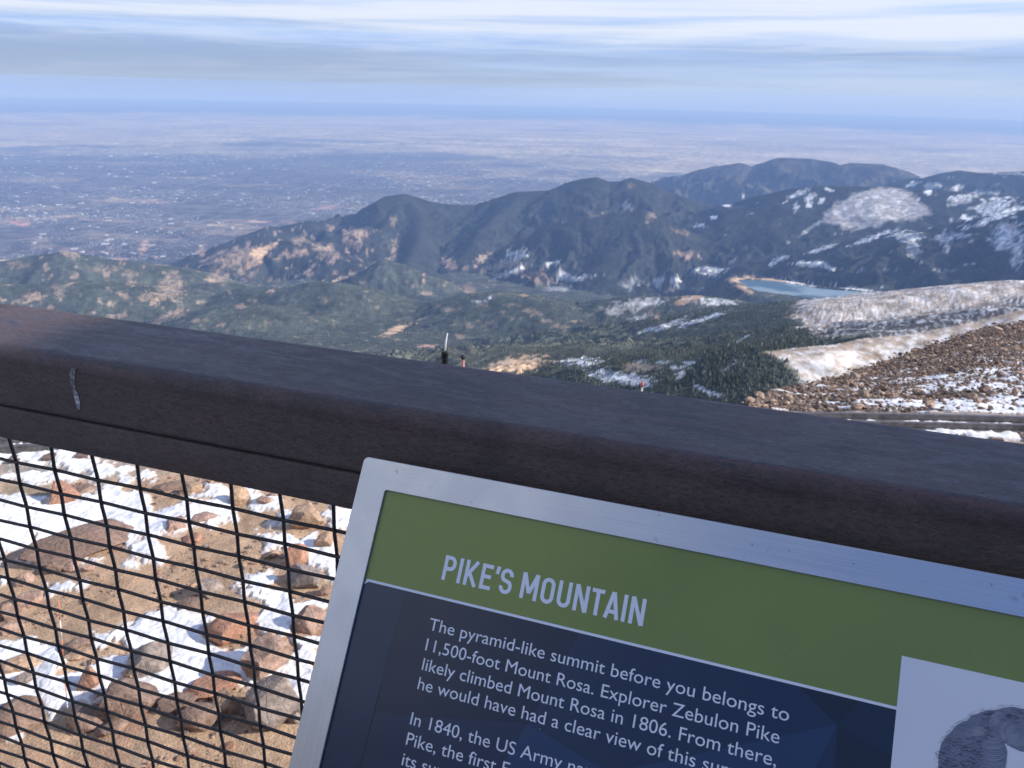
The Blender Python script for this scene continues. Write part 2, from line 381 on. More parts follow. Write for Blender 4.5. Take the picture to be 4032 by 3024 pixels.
def blend(m, kind, idx=None):
    c = np.array(COVER[kind], np.float32)
    if idx is None:
        C[:] = C * (1 - m[..., None]) + c * m[..., None]; tree[:] = tree * (1 - m)
    else:
        C[idx] = C[idx] * (1 - m[..., None]) + c * m[..., None]; tree[idx] = tree[idx] * (1 - m)
# general speckle of outcrops, clearings and old snow
oc = fbm(X2, Y2, 110, 4, 220, 0.7)
hill = np.isin(LAB, [NAMES.index('rocky_hill'), NAMES.index('canyon_ridge')])
blend(np.where(hill, sstep(.42, .80, oc) * .8, 0), 'rock')
val = np.isin(LAB, [0, NAMES.index('wooded_hill')])
blend(np.where(val & (R2 > 3200), sstep(.42, .95, oc) * .6, 0), 'grass')
oc2 = fbm(X2, Y2, 150, 4, 230, 0.65)
blend(np.where((LAB == NAMES.index('snowy_mountain')) | (LAB == NAMES.index('forest_mountain')) | (LAB == NAMES.index('snow_crest_ridge')), sstep(.75, 1.0, oc2) * .45, 0), 'snow')
blend(np.where((LAB == NAMES.index('blue_mountain')), sstep(.45, .95, ridged(X2, Y2, 500, 3, 240) * .6 + oc * .4) * .16, 0), 'rock')
PATCH = [
 (275, 1000, 45, 15, 20, 'rock', .9), (185, 1058, 15, 10, 0, 'rock', .9), (668, 1138, 62, 40, 35, 'rock', .95), (600, 1172, 50, 22, 0, 'rock', .7), (610, 1192, 18, 15, 0, 'rock', 1), (130, 1168, 48, 20, -10, 'rock', .9), (70, 1042, 40, 14, 0, 'rock', .6),
 (420, 1060, 60, 14, 0, 'rock', .5), (240, 1130, 50, 16, 0, 'rock', .45), (510, 1085, 40, 14, 0, 'rock', .5), (690, 1090, 40, 20, 40, 'rock', .5),
 (675, 1242, 66, 18, -15, 'rock', 1), (948, 1205, 25, 10, 0, 'rock', 1), (903, 1150, 11, 8, 0, 'rock', 1), (1067, 1145, 16, 8, 0, 'rock', 1), (859, 1282, 30, 9, -10, 'rock', .8), (770, 1265, 20, 10, 0, 'rock', .7),
 (923, 1018, 110, 40, -15, 'rock', .75), (1033, 988, 62, 20, -25, 'sand', 1), (1008, 1030, 40, 16, -25, 'sand', .8), (1172, 944, 42, 14, 0, 'rock', .9), (1187, 993, 36, 15, 0, 'rock', .9), (1291, 998, 52, 34, 25, 'rock', .95), (1212, 1075, 15, 14, 0, 'rock', 1), (859, 1093, 42, 25, 0, 'rock', .6), (978, 1078, 44, 25, -20, 'rock', .5),
 (1396, 919, 56, 22, 10, 'rock', .95), (1396, 964, 32, 24, 0, 'rock', .5), (1545, 869, 15, 20, 0, 'rock', .5), (1552, 979, 16, 48, 10, 'rock', .55), (1545, 1020, 16, 12, 0, 'rock', .8), (794, 988, 14, 20, 30, 'red', .9), (1346, 1095, 60, 6, -20, 'grass', 1),
 (1766, 1037, 34, 18, 0, 'red', 1), (1816, 1054, 66, 6, -5, 'red', .9), (1911, 1015, 44, 16, -10, 'grass', 1), (1981, 1043, 78, 17, -12, 'grass', 1), (2038, 1000, 46, 14, 0, 'snow', .75), (2025, 1018, 62, 7, -14, 'snow', .8), (2019, 1068, 78, 9, -20, 'snow', .7), (1950, 1080, 50, 8, 10, 'grass', .9), (2171, 1037, 40, 8, -12, 'snow', .9), (2133, 1094, 72, 26, 15, 'red', .45), (2259, 1097, 78, 10, -5, 'snow', .8), (2215, 1080, 30, 12, 20, 'snow', .6),
 (1848, 1138, 22, 28, -40, 'red', .5), (1677, 1157, 40, 7, 6, 'rock', 1), (1620, 1132, 8, 12, 20, 'red', 1), (1668, 1106, 8, 28, 0, 'rock', .8), (2063, 1163, 22, 6, 0, 'red', .8), (1766, 1220, 28, 9, 0, 'rock', .75), (1880, 1187, 42, 5, 0, 'snow', .5), (1930, 1173, 7, 6, 0, 'snow', 1), (2196, 1138, 52, 12, 0, 'snow', .4), (2481, 1116, 44, 20, 0, 'snow', .45), (2589, 1113, 30, 22, 0, 'snow', .55), (2658, 1106, 20, 18, 0, 'snow', .6), (2627, 1146, 28, 6, 0, 'rock', 1), (2785, 1068, 66, 18, 0, 'snow', .65), (2709, 1005, 46, 16, 5, 'red', .8), (2690, 916, 42, 12, 20, 'rock', .4), (2563, 853, 18, 25, 20, 'rock', .6), (2753, 888, 23, 9, 0, 'snow', 1), (2813, 856, 18, 8, 0, 'snow', 1), (2468, 812, 26, 13, 20, 'thin', .9), (2342, 844, 36, 13, 0, 'rock', .4), (2487, 727, 26, 14, 0, 'rock', .35), (2861, 806, 15, 10, 0, 'snow', .9),
 (2487, 1201, 112, 26, -10, 'thin', .85), (2709, 1179, 56, 18, -12, 'sand', .8), (2816, 1189, 92, 13, 5, 'snow', .7), (2576, 1239, 32, 15, 25, 'rock', .8), (2418, 1227, 42, 14, 0, 'thin', .85), (2513, 1252, 54, 9, -12, 'snow', .6), (2560, 1190, 70, 12, -5, 'snow', .5), (2766, 1258, 92, 11, -18, 'snow', .85), (2608, 1287, 92, 9, -12, 'snow', .7), (2653, 1271, 62, 8, -28, 'snow', .45), (2907, 1346, 66, 4, -32, 'snow', .9),
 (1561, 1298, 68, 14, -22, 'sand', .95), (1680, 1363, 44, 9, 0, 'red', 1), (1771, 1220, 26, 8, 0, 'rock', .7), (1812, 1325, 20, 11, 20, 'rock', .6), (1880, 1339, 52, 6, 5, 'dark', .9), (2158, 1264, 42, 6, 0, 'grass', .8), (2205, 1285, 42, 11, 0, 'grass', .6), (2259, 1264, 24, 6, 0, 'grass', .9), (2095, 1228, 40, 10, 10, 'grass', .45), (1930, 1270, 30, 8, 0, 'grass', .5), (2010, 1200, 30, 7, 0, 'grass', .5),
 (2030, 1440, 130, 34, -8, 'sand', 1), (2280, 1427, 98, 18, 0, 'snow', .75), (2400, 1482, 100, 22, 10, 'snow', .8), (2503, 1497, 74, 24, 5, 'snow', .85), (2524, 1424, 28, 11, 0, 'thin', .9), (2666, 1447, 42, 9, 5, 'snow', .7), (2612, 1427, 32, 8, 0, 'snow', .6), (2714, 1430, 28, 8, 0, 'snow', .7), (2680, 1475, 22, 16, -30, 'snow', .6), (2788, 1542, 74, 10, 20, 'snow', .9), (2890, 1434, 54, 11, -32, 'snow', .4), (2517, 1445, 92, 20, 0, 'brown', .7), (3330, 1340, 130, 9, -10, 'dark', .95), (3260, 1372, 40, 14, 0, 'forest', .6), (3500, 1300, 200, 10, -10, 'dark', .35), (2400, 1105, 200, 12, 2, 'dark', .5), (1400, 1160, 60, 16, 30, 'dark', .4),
 (3190, 900, 54, 8, -35, 'snow', .45), (3134, 767, 56, 11, -25, 'snow', .8), (3195, 778, 28, 19, -30, 'snow', .8), (3184, 809, 12, 8, 0, 'snow', .7), (3134, 815, 11, 20, 0, 'snow', .5), (3234, 789, 13, 11, -40, 'snow', .7), (3265, 745, 15, 7, 0, 'snow', .9),
 (3658, 759, 17, 10, 0, 'snow', 1), (3791, 778, 66, 13, -12, 'snow', .8), (3775, 800, 52, 9, -10, 'snow', .6), (3914, 815, 92, 42, -18, 'snow', .85), (3803, 859, 19, 10, 0, 'snow', 1), (3942, 845, 140, 14, -22, 'snow', 1), (3591, 725, 42, 8, -15, 'snow', .8), (3674, 736, 40, 17, 0, 'snow', .5), (3769, 738, 26, 13, -20, 'snow', .8), (3959, 683, 62, 5, 0, 'snow', .6), (3886, 761, 62, 8, 0, 'snow', .5),
 (2928, 689, 20, 30, -15, 'rock', .16), (3357, 706, 30, 24, 0, 'rock', .16), (2867, 806, 15, 11, 0, 'snow', .7), (2922, 773, 14, 10, 0, 'snow', .5),
 (3234, 981, 56, 9, -18, 'snow', .8), (3067, 1023, 38, 12, -22, 'snow', 1), (3184, 1039, 78, 11, 0, 'snow', 1), (3262, 1054, 30, 7, 20, 'snow', .9), (3440, 934, 88, 9, -20, 'snow', .95), (3569, 930, 74, 20, 5, 'snow', .75), (3597, 979, 26, 40, -20, 'snow', .5), (3719, 940, 36, 21, 0, 'snow', .75), (3725, 979, 12, 25, 0, 'snow', .6), (3775, 925, 48, 9, 0, 'snow', .6), (3970, 912, 62, 38, -10, 'snow', .75), (3959, 962, 62, 28, 10, 'snow', .7), (4009, 1012, 26, 50, 10, 'snow', .65), (3992, 890, 20, 12, 0, 'red', .8), (3480, 1060, 90, 3, 0, 'snow', .35), (3700, 1064, 110, 3, 1, 'snow', .35),
 (3040, 1103, 130, 6, 8, 'sand', .9), (2911, 1098, 48, 13, -8, 'sand', 1), (2930, 1136, 38, 9, 25, 'sand', 1), (3134, 1114, 74, 5, 10, 'snow', .8), (3168, 1163, 46, 5, 12, 'snow', .8), (3357, 1136, 104, 6, 8, 'snow', .8), (3496, 1156, 64, 6, 8, 'snow', .8),
]
POLY = [([(3240, 845), (3285, 812), (3357, 767), (3440, 742), (3524, 739), (3580, 761), (3624, 795), (3663, 845), (3596, 862), (3496, 873), (3440, 895), (3346, 903), (3301, 890), (3246, 873)], 'thin', .95)]
def central(u0, v0):
    m = VIS & (np.abs(U2 - u0) < 14) & (np.abs(V2 - v0) < 9)
    return np.median(R2[m]) if m.any() else None
for (u0, v0, rx, ry, rot, kind, st) in PATCH:
    rc = central(u0, v0)
    if rc is None: continue
    m = VIS & (np.abs(U2 - u0) < 2 * max(rx, ry)) & (np.abs(V2 - v0) < 2 * max(rx, ry)) & (R2 > rc / 1.22) & (R2 < rc * 1.22)
    idx = np.nonzero(m)
    if not len(idx[0]): continue
    du, dv = U2[idx] - u0, V2[idx] - v0; c_, s_ = math.cos(R(rot)), math.sin(R(rot))
    e = np.sqrt(((du * c_ + dv * s_) / rx) ** 2 + ((-du * s_ + dv * c_) / ry) ** 2)
    nn = fbm(X2[idx], Y2[idx], 0.011 * rc, 4, 300 + int(u0), 0.7)
    k = sstep(1.08, .70, e + nn * .60) * st
    if kind in ('rock', 'snow', 'thin') and max(rx, ry) > 20 and kind != 'sand':      # trees break the patch up
        k = k * (.42 + .58 * sstep(-.25, .25, fbm(X2[idx], Y2[idx], 0.0045 * rc, 3, 77 + int(v0), .7)))
    blend(k, kind, idx)
for pl, kind, st in POLY:
    pl = np.array(pl, float); rc = central(*pl.mean(0))
    m = VIS & (U2 > pl[:, 0].min() - 40) & (U2 < pl[:, 0].max() + 40) & (V2 > pl[:, 1].min() - 30) & (V2 < pl[:, 1].max() + 30) & (R2 > rc / 1.25) & (R2 < rc * 1.25)
    idx = np.nonzero(m); sd = poly_sd(U2[idx], V2[idx], pl)
    nn = fbm(X2[idx], Y2[idx], 110, 4, 999, 0.65)
    k = sstep(8, -8, sd + nn * 14) * st
    blend(k, kind, idx)
    blend(k * sstep(.1, .7, nn) * .6, 'snow', idx); blend(k * sstep(-.2, -.8, nn) * .5, 'grass', idx)
# alpine spurs above the tree line: tan turf with wind-blown snow in streaks
sp = LAB == NAMES.index('alpine_spur')
idx = np.nonzero(sp)
x, y = X2[idx], Y2[idx]; r_ = R2[idx]
u_, v_ = U2[idx], V2[idx]
crest_v = np.interp(u_, [3032, 3155, 3292, 3383, 3520, 3657, 3839, 4032, 4500], [1386, 1370, 1359, 1338, 1325, 1305, 1268, 1220, 1100])
near = v_ > crest_v - 3
tl = np.where(near, np.interp(v_, [1370, 1420, 1480, 1560], [2980, 3080, 3150, 3200]), np.interp(v_, [1200, 1270, 1330, 1400], [3130, 3130, 3220, 3330]))
n_ = fbm(x, y, 60, 4, 401, .65)
alp = sstep(-25, 25, u_ - tl + n_ * 45)
ca = np.array([math.cos(R(70)), math.sin(R(70))])
xa = x * ca[0] + y * ca[1]; xb = -x * ca[1] + y * ca[0]
streak = np.where(v_ > np.interp(u_, [3032, 3155, 3292, 3383, 3520, 3657, 3839, 4032, 4500], [1386, 1370, 1359, 1338, 1325, 1305, 1268, 1220, 1100]), fbm(x * .5 + y * .35, y * .9 - x * .5, 16, 5, 431, .62), fbm(xa * .16, xb, 6, 4, 411, .65)) + .35 * fbm(x, y, 90, 3, 421)
below = np.where(near, v_ - crest_v, 0)
amt = np.where(near, sstep(4, 70, below + n_ * 30) * .62 - .45, -.16)
snow = sstep(-.60, .80, streak + amt) * np.where(near, .60, .75)
gap_ = crest_v - v_
flank_shade = np.where(near, 0, sstep(95, 40, gap_ + n_ * 16) * sstep(3000, 3200, u_))  # far spur's lower flank: its shade painted in as darker soil, less snow
snow = snow * (1 - flank_shade) + flank_shade * sstep(.05, .55, streak) * .55
cb = np.array(COVER['brown']); cs = np.array(COVER['snow'])
col = cb * (1 + .25 * n_[:, None]); col = col * (1 - flank_shade[:, None]) + np.array([.115, .105, .095]) * flank_shade[:, None]; col = col * (1 - snow[:, None]) + cs * snow[:, None]
alp = alp * (1 - np.where(near, 0, sstep(26, 12, gap_ + n_ * 8) * sstep(3470, 3380, u_)))
C[idx] = C[idx] * (1 - alp[:, None]) + col * alp[:, None]; tree[idx] = tree[idx] * (1 - alp)
C = np.clip(C, .008, .9)

# ---- normals from the height field so the pieces join without seams
P3 = np.stack([X2, Y2, H], -1)
ga = np.gradient(P3, axis=0); gr = np.gradient(P3, axis=1)
NORM = np.cross(gr, ga); NORM /= np.linalg.norm(NORM, axis=-1, keepdims=True) + 1e-12
NORM *= np.sign(NORM[..., 2:3])
t = NT('mountain_ground'); v = t.coord('Object')
fine = t.noise(v, 1 / 45.0, 4, .7); mid = t.noise(v, 1 / 240.0, 3)
c = t.mix(1.0, t.attr(), t.mix(t.ramp(fine, .3, .7), (.62, .62, .62), (1.38, 1.38, 1.38)), 'MULTIPLY')
t.bump(fine, .8, 7.0)
M_LAND = t.base(c, 1.0, 0.0)
quad = np.arange(NA * NR).reshape(NA, NR)
q4 = np.stack([quad[:-1, :-1], quad[1:, :-1], quad[1:, 1:], quad[:-1, 1:]], -1).reshape(-1, 4)
fl = LAB[:-1, :-1].ravel()
Vf, Nf, Cf = P3.reshape(-1, 3), NORM.reshape(-1, 3), C.reshape(-1, 3)
for li, nm in enumerate(NAMES):
    fs = q4[fl == li]
    if not len(fs): continue
    used, inv = np.unique(fs, return_inverse=True)
    me = mesh_np(nm, Vf[used], inv.reshape(-1, 4), True, Nf[used]); set_col(me, Cf[used])
    tag(link(nm, me, None, M_LAND), kind='structure')

# ---- reservoir water
t = NT('reservoir_water'); v = t.coord('Object')
w = t.ramp(t.noise(v, 1 / 420.0, 3), .47, .60)
t.bump(t.noise(t.coord('Object', (1, 1, 1)), 1 / 9.0, 3), .15, .3)
M_WATER = t.base(t.mix(w, (.03, .075, .085), (.20, .26, .27)), .30, .3)
cen = lake_xy.mean(0); big = cen + (lake_xy - cen) * 1.0
bmw = bmesh.new()
f = bmw.faces.new([bmw.verts.new((p[0], p[1], LAKE_Z)) for p in big]); bmesh.ops.triangulate(bmw, faces=[f]); 
me = bpy.data.meshes.new('water'); bmw.to_mesh(me); bmw.free()
for p in me.polygons:
    if p.normal.z < 0: p.flip()
tag(link('water', me, None, M_WATER), kind='structure')

# ---- conifers of the near slopes and valley, one mass of trees
vis = VIS & (R2 > 600) & (R2 < 5600) & (V2 < 1780) & (U2 > -200) & (U2 < 4250)
cand = np.nonzero(vis & (tree > .5))
wgt = (tree[cand] ** 2) * np.where(R2[cand] < 2700, 1.0, .6) * np.where((U2[cand] < 2760) & (R2[cand] < 2700), .30 + .5 * sstep(0, .6, fbm(X2[cand], Y2[cand], 120, 3, 333)), 1.0)
ntree = 110000
pick = rng.choice(len(cand[0]), ntree, p=wgt / wgt.sum())
ja = cand[0][pick] + rng.uniform(-.5, .5, ntree); jr = cand[1][pick] + rng.uniform(-.5, .5, ntree)
ja = np.clip(ja, 0, NA - 1.01); jr = np.clip(jr, 0, NR - 1.01)
i0, k0 = ja.astype(int), jr.astype(int); fa, fr = (ja - i0)[:, None], (jr - k0)[:, None]
TP = (P3[i0, k0] * (1 - fa) * (1 - fr) + P3[i0 + 1, k0] * fa * (1 - fr) + P3[i0, k0 + 1] * (1 - fa) * fr + P3[i0 + 1, k0 + 1] * fa * fr)
th = np.clip(np.exp(rng.normal(math.log(3.8), .36, ntree)), 1.6, 8) * np.where(np.hypot(TP[:, 0], TP[:, 1]) > 2700, 1.7, 1.0); tw = th * rng.uniform(.17, .27, ntree)
ang = np.arange(5) * 2 * PI / 5
Vt = np.zeros((ntree, 12, 3), np.float32); ph = rng.uniform(0, 6.28, ntree)
for tier, (zb, zt, wf) in enumerate(((.08, .70, 1.0), (.45, 1.0, .62))):
    for k in range(5):
        j = rng.uniform(.7, 1.3, ntree)
        Vt[:, tier * 6 + k, 0] = TP[:, 0] + np.cos(ang[k] + ph) * tw * wf * j
        Vt[:, tier * 6 + k, 1] = TP[:, 1] + np.sin(ang[k] + ph) * tw * wf * j
        Vt[:, tier * 6 + k, 2] = TP[:, 2] + th * zb
    Vt[:, tier * 6 + 5] = TP; Vt[:, tier * 6 + 5, 2] += th * zt
tri = np.array([(b + k, b + (k + 1) % 5, b + 5) for b in (0, 6) for k in range(5)])
Ft = (np.arange(ntree)[:, None, None] * 12 + tri[None]).reshape(-1, 3)
me = mesh_np('forest', Vt.reshape(-1, 3), Ft, False)
cv = np.exp(rng.normal(0, .38, ntree))[:, None] * np.array([.085, .095, .072]) * np.where(rng.random(ntree) < .06, 1.7, 1.0)[:, None]
set_col(me, np.repeat(cv, 12, 0))
t = NT('conifer_foliage'); M_TREE = t.base(t.attr(), .95, .1)
tag(link('forest', me, None, M_TREE), 'dark green conifer forest covering the valley and lower slopes', 'forest', None, 'stuff')

# ================================================================== plain and town
PLAIN_Z = -2400.0
na, nr = 420, 520
a = np.linspace(R(-50), R(50), na); r = np.exp(np.linspace(math.log(8500), math.log(112000), nr))
pa, pr = np.meshgrid(a, r, indexing='ij'); px_, py_ = pr * np.sin(pa), pr * np.cos(pa)
def plain_h(x, y): return PLAIN_Z + fbm(x, y, 9000, 3, 500) * np.interp(np.hypot(x, y), [9000, 30000, 60000, 112000], [4, 16, 40, 10])
pz = plain_h(px_, py_)
PP = np.stack([px_, py_, pz], -1)
pu, pv = project(PP)
# distance bands: wooded town near, dry prairie beyond, a dark strip at the skyline
nb = fbm(px_, py_, 5200, 5, 510, .6); nb2 = fbm(px_ * .35, py_, 2600, 4, 520, .6)
town_edge = np.interp(np.degrees(pa), [-36, -25, -15, -5, 3, 10, 16, 22], [33000, 33500, 33000, 29000, 26500, 24000, 19000, 15000])
town = sstep(3500, -3500, pr - town_edge + nb * 6000)
ctown = np.array([.085, .080, .078]); cpr = np.array([.315, .28, .205]); cdark = np.array([.05, .06, .07])
col = cpr * (1 + .42 * nb2[..., None])
dk = sstep(.15, .8, nb) * .5
col = col * (1 - dk[..., None]) + np.array([.11, .105, .10]) * dk[..., None]
ct = ctown * (1 + .25 * nb2[..., None])
gr_ = sstep(.35, .8, fbm(px_ * .5, py_, 2400, 4, 530, .6)); ct = ct * (1 - .8 * gr_[..., None]) + np.array([.21, .165, .125]) * .8 * gr_[..., None]
col = col * (1 - town[..., None]) + ct * town[..., None]
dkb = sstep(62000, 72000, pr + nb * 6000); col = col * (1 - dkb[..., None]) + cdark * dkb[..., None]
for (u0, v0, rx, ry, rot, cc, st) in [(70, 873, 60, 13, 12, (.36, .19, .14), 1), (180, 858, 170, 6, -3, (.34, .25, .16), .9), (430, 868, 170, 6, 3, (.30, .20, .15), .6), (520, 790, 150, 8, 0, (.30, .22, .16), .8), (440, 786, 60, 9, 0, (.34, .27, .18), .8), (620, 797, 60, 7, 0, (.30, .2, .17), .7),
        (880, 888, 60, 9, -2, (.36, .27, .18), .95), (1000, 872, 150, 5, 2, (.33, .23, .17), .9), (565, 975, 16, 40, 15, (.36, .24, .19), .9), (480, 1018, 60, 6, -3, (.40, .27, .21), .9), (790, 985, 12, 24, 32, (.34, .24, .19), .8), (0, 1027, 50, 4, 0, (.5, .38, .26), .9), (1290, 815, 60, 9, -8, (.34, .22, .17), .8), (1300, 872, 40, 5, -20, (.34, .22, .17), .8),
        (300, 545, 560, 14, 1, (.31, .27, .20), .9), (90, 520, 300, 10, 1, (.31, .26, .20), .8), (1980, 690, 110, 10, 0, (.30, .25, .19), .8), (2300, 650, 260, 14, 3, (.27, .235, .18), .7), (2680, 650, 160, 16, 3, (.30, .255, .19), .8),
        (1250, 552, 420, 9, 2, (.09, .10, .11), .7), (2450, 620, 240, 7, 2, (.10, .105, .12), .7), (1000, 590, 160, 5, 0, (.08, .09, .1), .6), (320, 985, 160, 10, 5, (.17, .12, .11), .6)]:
    m = (np.abs(pu - u0) < 2 * rx + 2 * ry) & (np.abs(pv - v0) < 2 * ry + rx * abs(math.sin(R(rot))) * 2 + 4); idx = np.nonzero(m)
    if not len(idx[0]): continue
    du, dv = pu[idx] - u0, pv[idx] - v0; c_, s_ = math.cos(R(rot)), math.sin(R(rot))
    e = np.sqrt(((du * c_ + dv * s_) / rx) ** 2 + ((-du * s_ + dv * c_) / ry) ** 2)
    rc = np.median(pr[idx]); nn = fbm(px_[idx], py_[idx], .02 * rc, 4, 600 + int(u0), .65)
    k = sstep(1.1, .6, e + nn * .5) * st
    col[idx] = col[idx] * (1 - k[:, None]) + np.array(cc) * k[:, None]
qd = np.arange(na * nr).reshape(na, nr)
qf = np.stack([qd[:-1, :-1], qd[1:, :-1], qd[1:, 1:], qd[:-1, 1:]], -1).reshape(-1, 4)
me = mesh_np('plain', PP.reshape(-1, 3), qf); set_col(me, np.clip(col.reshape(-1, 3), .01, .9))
t = NT('plain_ground'); v = t.coord('Object')
f1 = t.noise(v, 1 / 260.0, 4, .7); f2 = t.noise(v, 1 / 1500.0, 4)
c = t.mix(1.0, t.attr(), t.mix(t.ramp(f1, .30, .68), (.45, .46, .48), (1.75, 1.72, 1.7)), 'MULTIPLY')
M_PLAIN = t.base(t.mix(1.0, c, t.mix(t.ramp(f2, .3, .7), (.85, .85, .85), (1.15, 1.15, 1.15)), 'MULTIPLY'), 1.0, 0.0)
tag(link('plain', me, None, M_PLAIN), kind='structure')

# roofs and walls of the far town: one mass of small pale boxes
nb_ = 26000
ba = rng.uniform(R(-36), R(24), nb_ * 4); br = np.interp(rng.random(nb_ * 4), [0, .10, .55, 1], [11500, 15500, 23500, 36000])
bx, by = br * np.sin(ba), br * np.cos(ba)
dens = fbm(bx * .6, by, 2600, 4, 700, .65) + .35 * fbm(bx, by, 700, 2, 720)
lim = np.interp(np.degrees(ba), [-36, -25, -15, -5, 3, 10, 16, 24], [33000, 34000, 33500, 29500, 27000, 25000, 20000, 17000])
keep = (dens > rng.uniform(-.5, .9, nb_ * 4)) & (br < lim)
bx, by, br = bx[keep][:nb_], by[keep][:nb_], br[keep][:nb_]; nbb = len(bx)
big = rng.random(nbb) < .035
bl = np.where(big, rng.uniform(40, 120, nbb), rng.uniform(9, 24, nbb)); bw = np.where(big, rng.uniform(30, 70, nbb), rng.uniform(7, 13, nbb)); bh = np.where(big, rng.uniform(8, 22, nbb), rng.uniform(4, 9, nbb))
th_ = rng.choice([R(8), R(98), R(30), R(-20)], nbb)
cx_, sx_ = np.cos(th_), np.sin(th_)
Vb = np.zeros((nbb, 8, 3), np.float32); bz = plain_h(bx, by)
for k, (ox, oy, oz) in enumerate([(x, y, z) for z in (0, 1) for y in (-.5, .5) for x in (-.5, .5)]):
    Vb[:, k, 0] = bx + ox * bl * cx_ - oy * bw * sx_; Vb[:, k, 1] = by + ox * bl * sx_ + oy * bw * cx_; Vb[:, k, 2] = bz - 6 + oz * (bh + 8)
bf = np.array([(4, 5, 7, 6), (0, 1, 5, 4), (2, 6, 7, 3), (0, 4, 6, 2), (1, 3, 7, 5)])
me = mesh_np('town_buildings', Vb.reshape(-1, 3), (np.arange(nbb)[:, None, None] * 8 + bf[None]).reshape(-1, 4), False)
pal = np.array([(.72, .72, .72), (.62, .60, .56), (.50, .48, .46), (.80, .80, .80), (.42, .34, .28), (.36, .38, .40)])
cb_ = .62 * pal[rng.choice(6, nbb, p=[.25, .2, .2, .12, .13, .1])] * np.where(big, 1.0, .85)[:, None]
set_col(me, np.repeat(cb_, 8, 0))
t = NT('town_walls'); tag(link('town_buildings', me, None, t.base(t.attr(), .8, .2)), 'distant town of tiny pale buildings scattered across the plain', 'town', None, 'stuff')
# town streets: pale strips laid on the plain
mb = MB()
for k in range(150):
    a0 = R(random.uniform(-33, 12)); r0_ = math.exp(random.uniform(math.log(14000), math.log(30000)))
    hd = random.choice([R(8), R(8), R(98), R(98), R(55)]) + random.uniform(-.02, .02); L_ = random.uniform(1200, 5200); wd_ = random.uniform(18, 42)
    c0 = np.array([r0_ * math.sin(a0), r0_ * math.cos(a0), 0]); dv_ = np.array([math.sin(hd), math.cos(hd), 0]); nv = np.array([dv_[1], -dv_[0], 0])
    pts = [c0 + dv_ * L_ * f_ + nv * 60 * math.sin(f_ * 3 + k) for f_ in np.linspace(-.5, .5, 9)]
    V_ = []
    for p in pts:
        zz = float(plain_h(np.array([p[0]]), np.array([p[1]]))[0]) + 1.5
        V_ += [p + nv * wd_ / 2 + Z * zz, p - nv * wd_ / 2 + Z * zz]
    mb.add(V_, [(2 * i, 2 * i + 1, 2 * i + 3, 2 * i + 2) for i in range(8)])
tag(mb.build('roads', m_plain('pale_road', (.20, .19, .18), .9, .1, 0, .1, .01)), kind='structure')

# ---- the air: one closed box of thin haze round everything
HAZE = 4.1e-5
# (the layer's top sinks towards the far edge, as it does over a curved earth)
HX, HY0, HY1, HY2, HB = 125000.0, -40000.0, 22000.0, 125000.0, -2620.0
hv = []
for sx in (-HX, HX):
    hv += [(sx, HY0, HB), (sx, HY2, HB), (sx, HY2, -2250.0), (sx, HY1, 12.0), (sx, HY0, 12.0)]
mb = MB().add(hv, [(0, 1, 2, 3, 4), (5, 6, 7, 8, 9), (0, 1, 6, 5), (1, 2, 7, 6), (2, 3, 8, 7), (3, 4, 9, 8), (4, 0, 5, 9)])
t = NT('haze_air'); t.n.remove(t.b)
pv_ = t.node('ShaderNodeVolumePrincipled'); pv_.inputs['Color'].default_value = (.29, .47, .88, 1); pv_.inputs['Absorption Color'].default_value = (.5, .5, 1, 1); pv_.inputs['Density'].default_value = HAZE; pv_.inputs['Anisotropy'].default_value = 0.0
t.l.new(pv_.outputs[0], t.out.inputs['Volume'])
tag(mb.build('haze', t.m), None, None, None, 'stuff')

# ================================================================== ground just below the deck
def on_ground(u, v):
    d = ray(u, v)                      # plane z = zg(x) = a + b x
    a_, b_ = zg(0.0), 0.0375
    k = a_ / (d[..., 2] - b_ * d[..., 0])
    return d * k[..., None]
na = 1000; rr_ = np.concatenate([np.linspace(3.6, 21, 640), np.exp(np.linspace(math.log(21.03), math.log(400), 300))])
ga_, gr2 = np.meshgrid(np.linspace(R(-52), R(52), na), rr_, indexing='ij')
gx, gy = gr2 * np.sin(ga_), gr2 * np.cos(ga_)
# centre line of the railway: a gentle arc along the edge of the level ground
def track_y(x): return 14.62 + .022 * x - .0062 * x * x
def track_z(x): return zg(x) + .10
off = gy - track_y(gx)                  # > 0 beyond the track
gz = zg(gx) + fbm(gx, gy, 1.6, 4, 800) * .07 + fbm(gx, gy, 5, 2, 805) * .12
rail_near = np.exp(-(off / .75) ** 2)
gz = gz * (1 - rail_near) + (track_z(gx) - .045 + fbm(gx, gy, .22, 3, 810) * .025) * rail_near
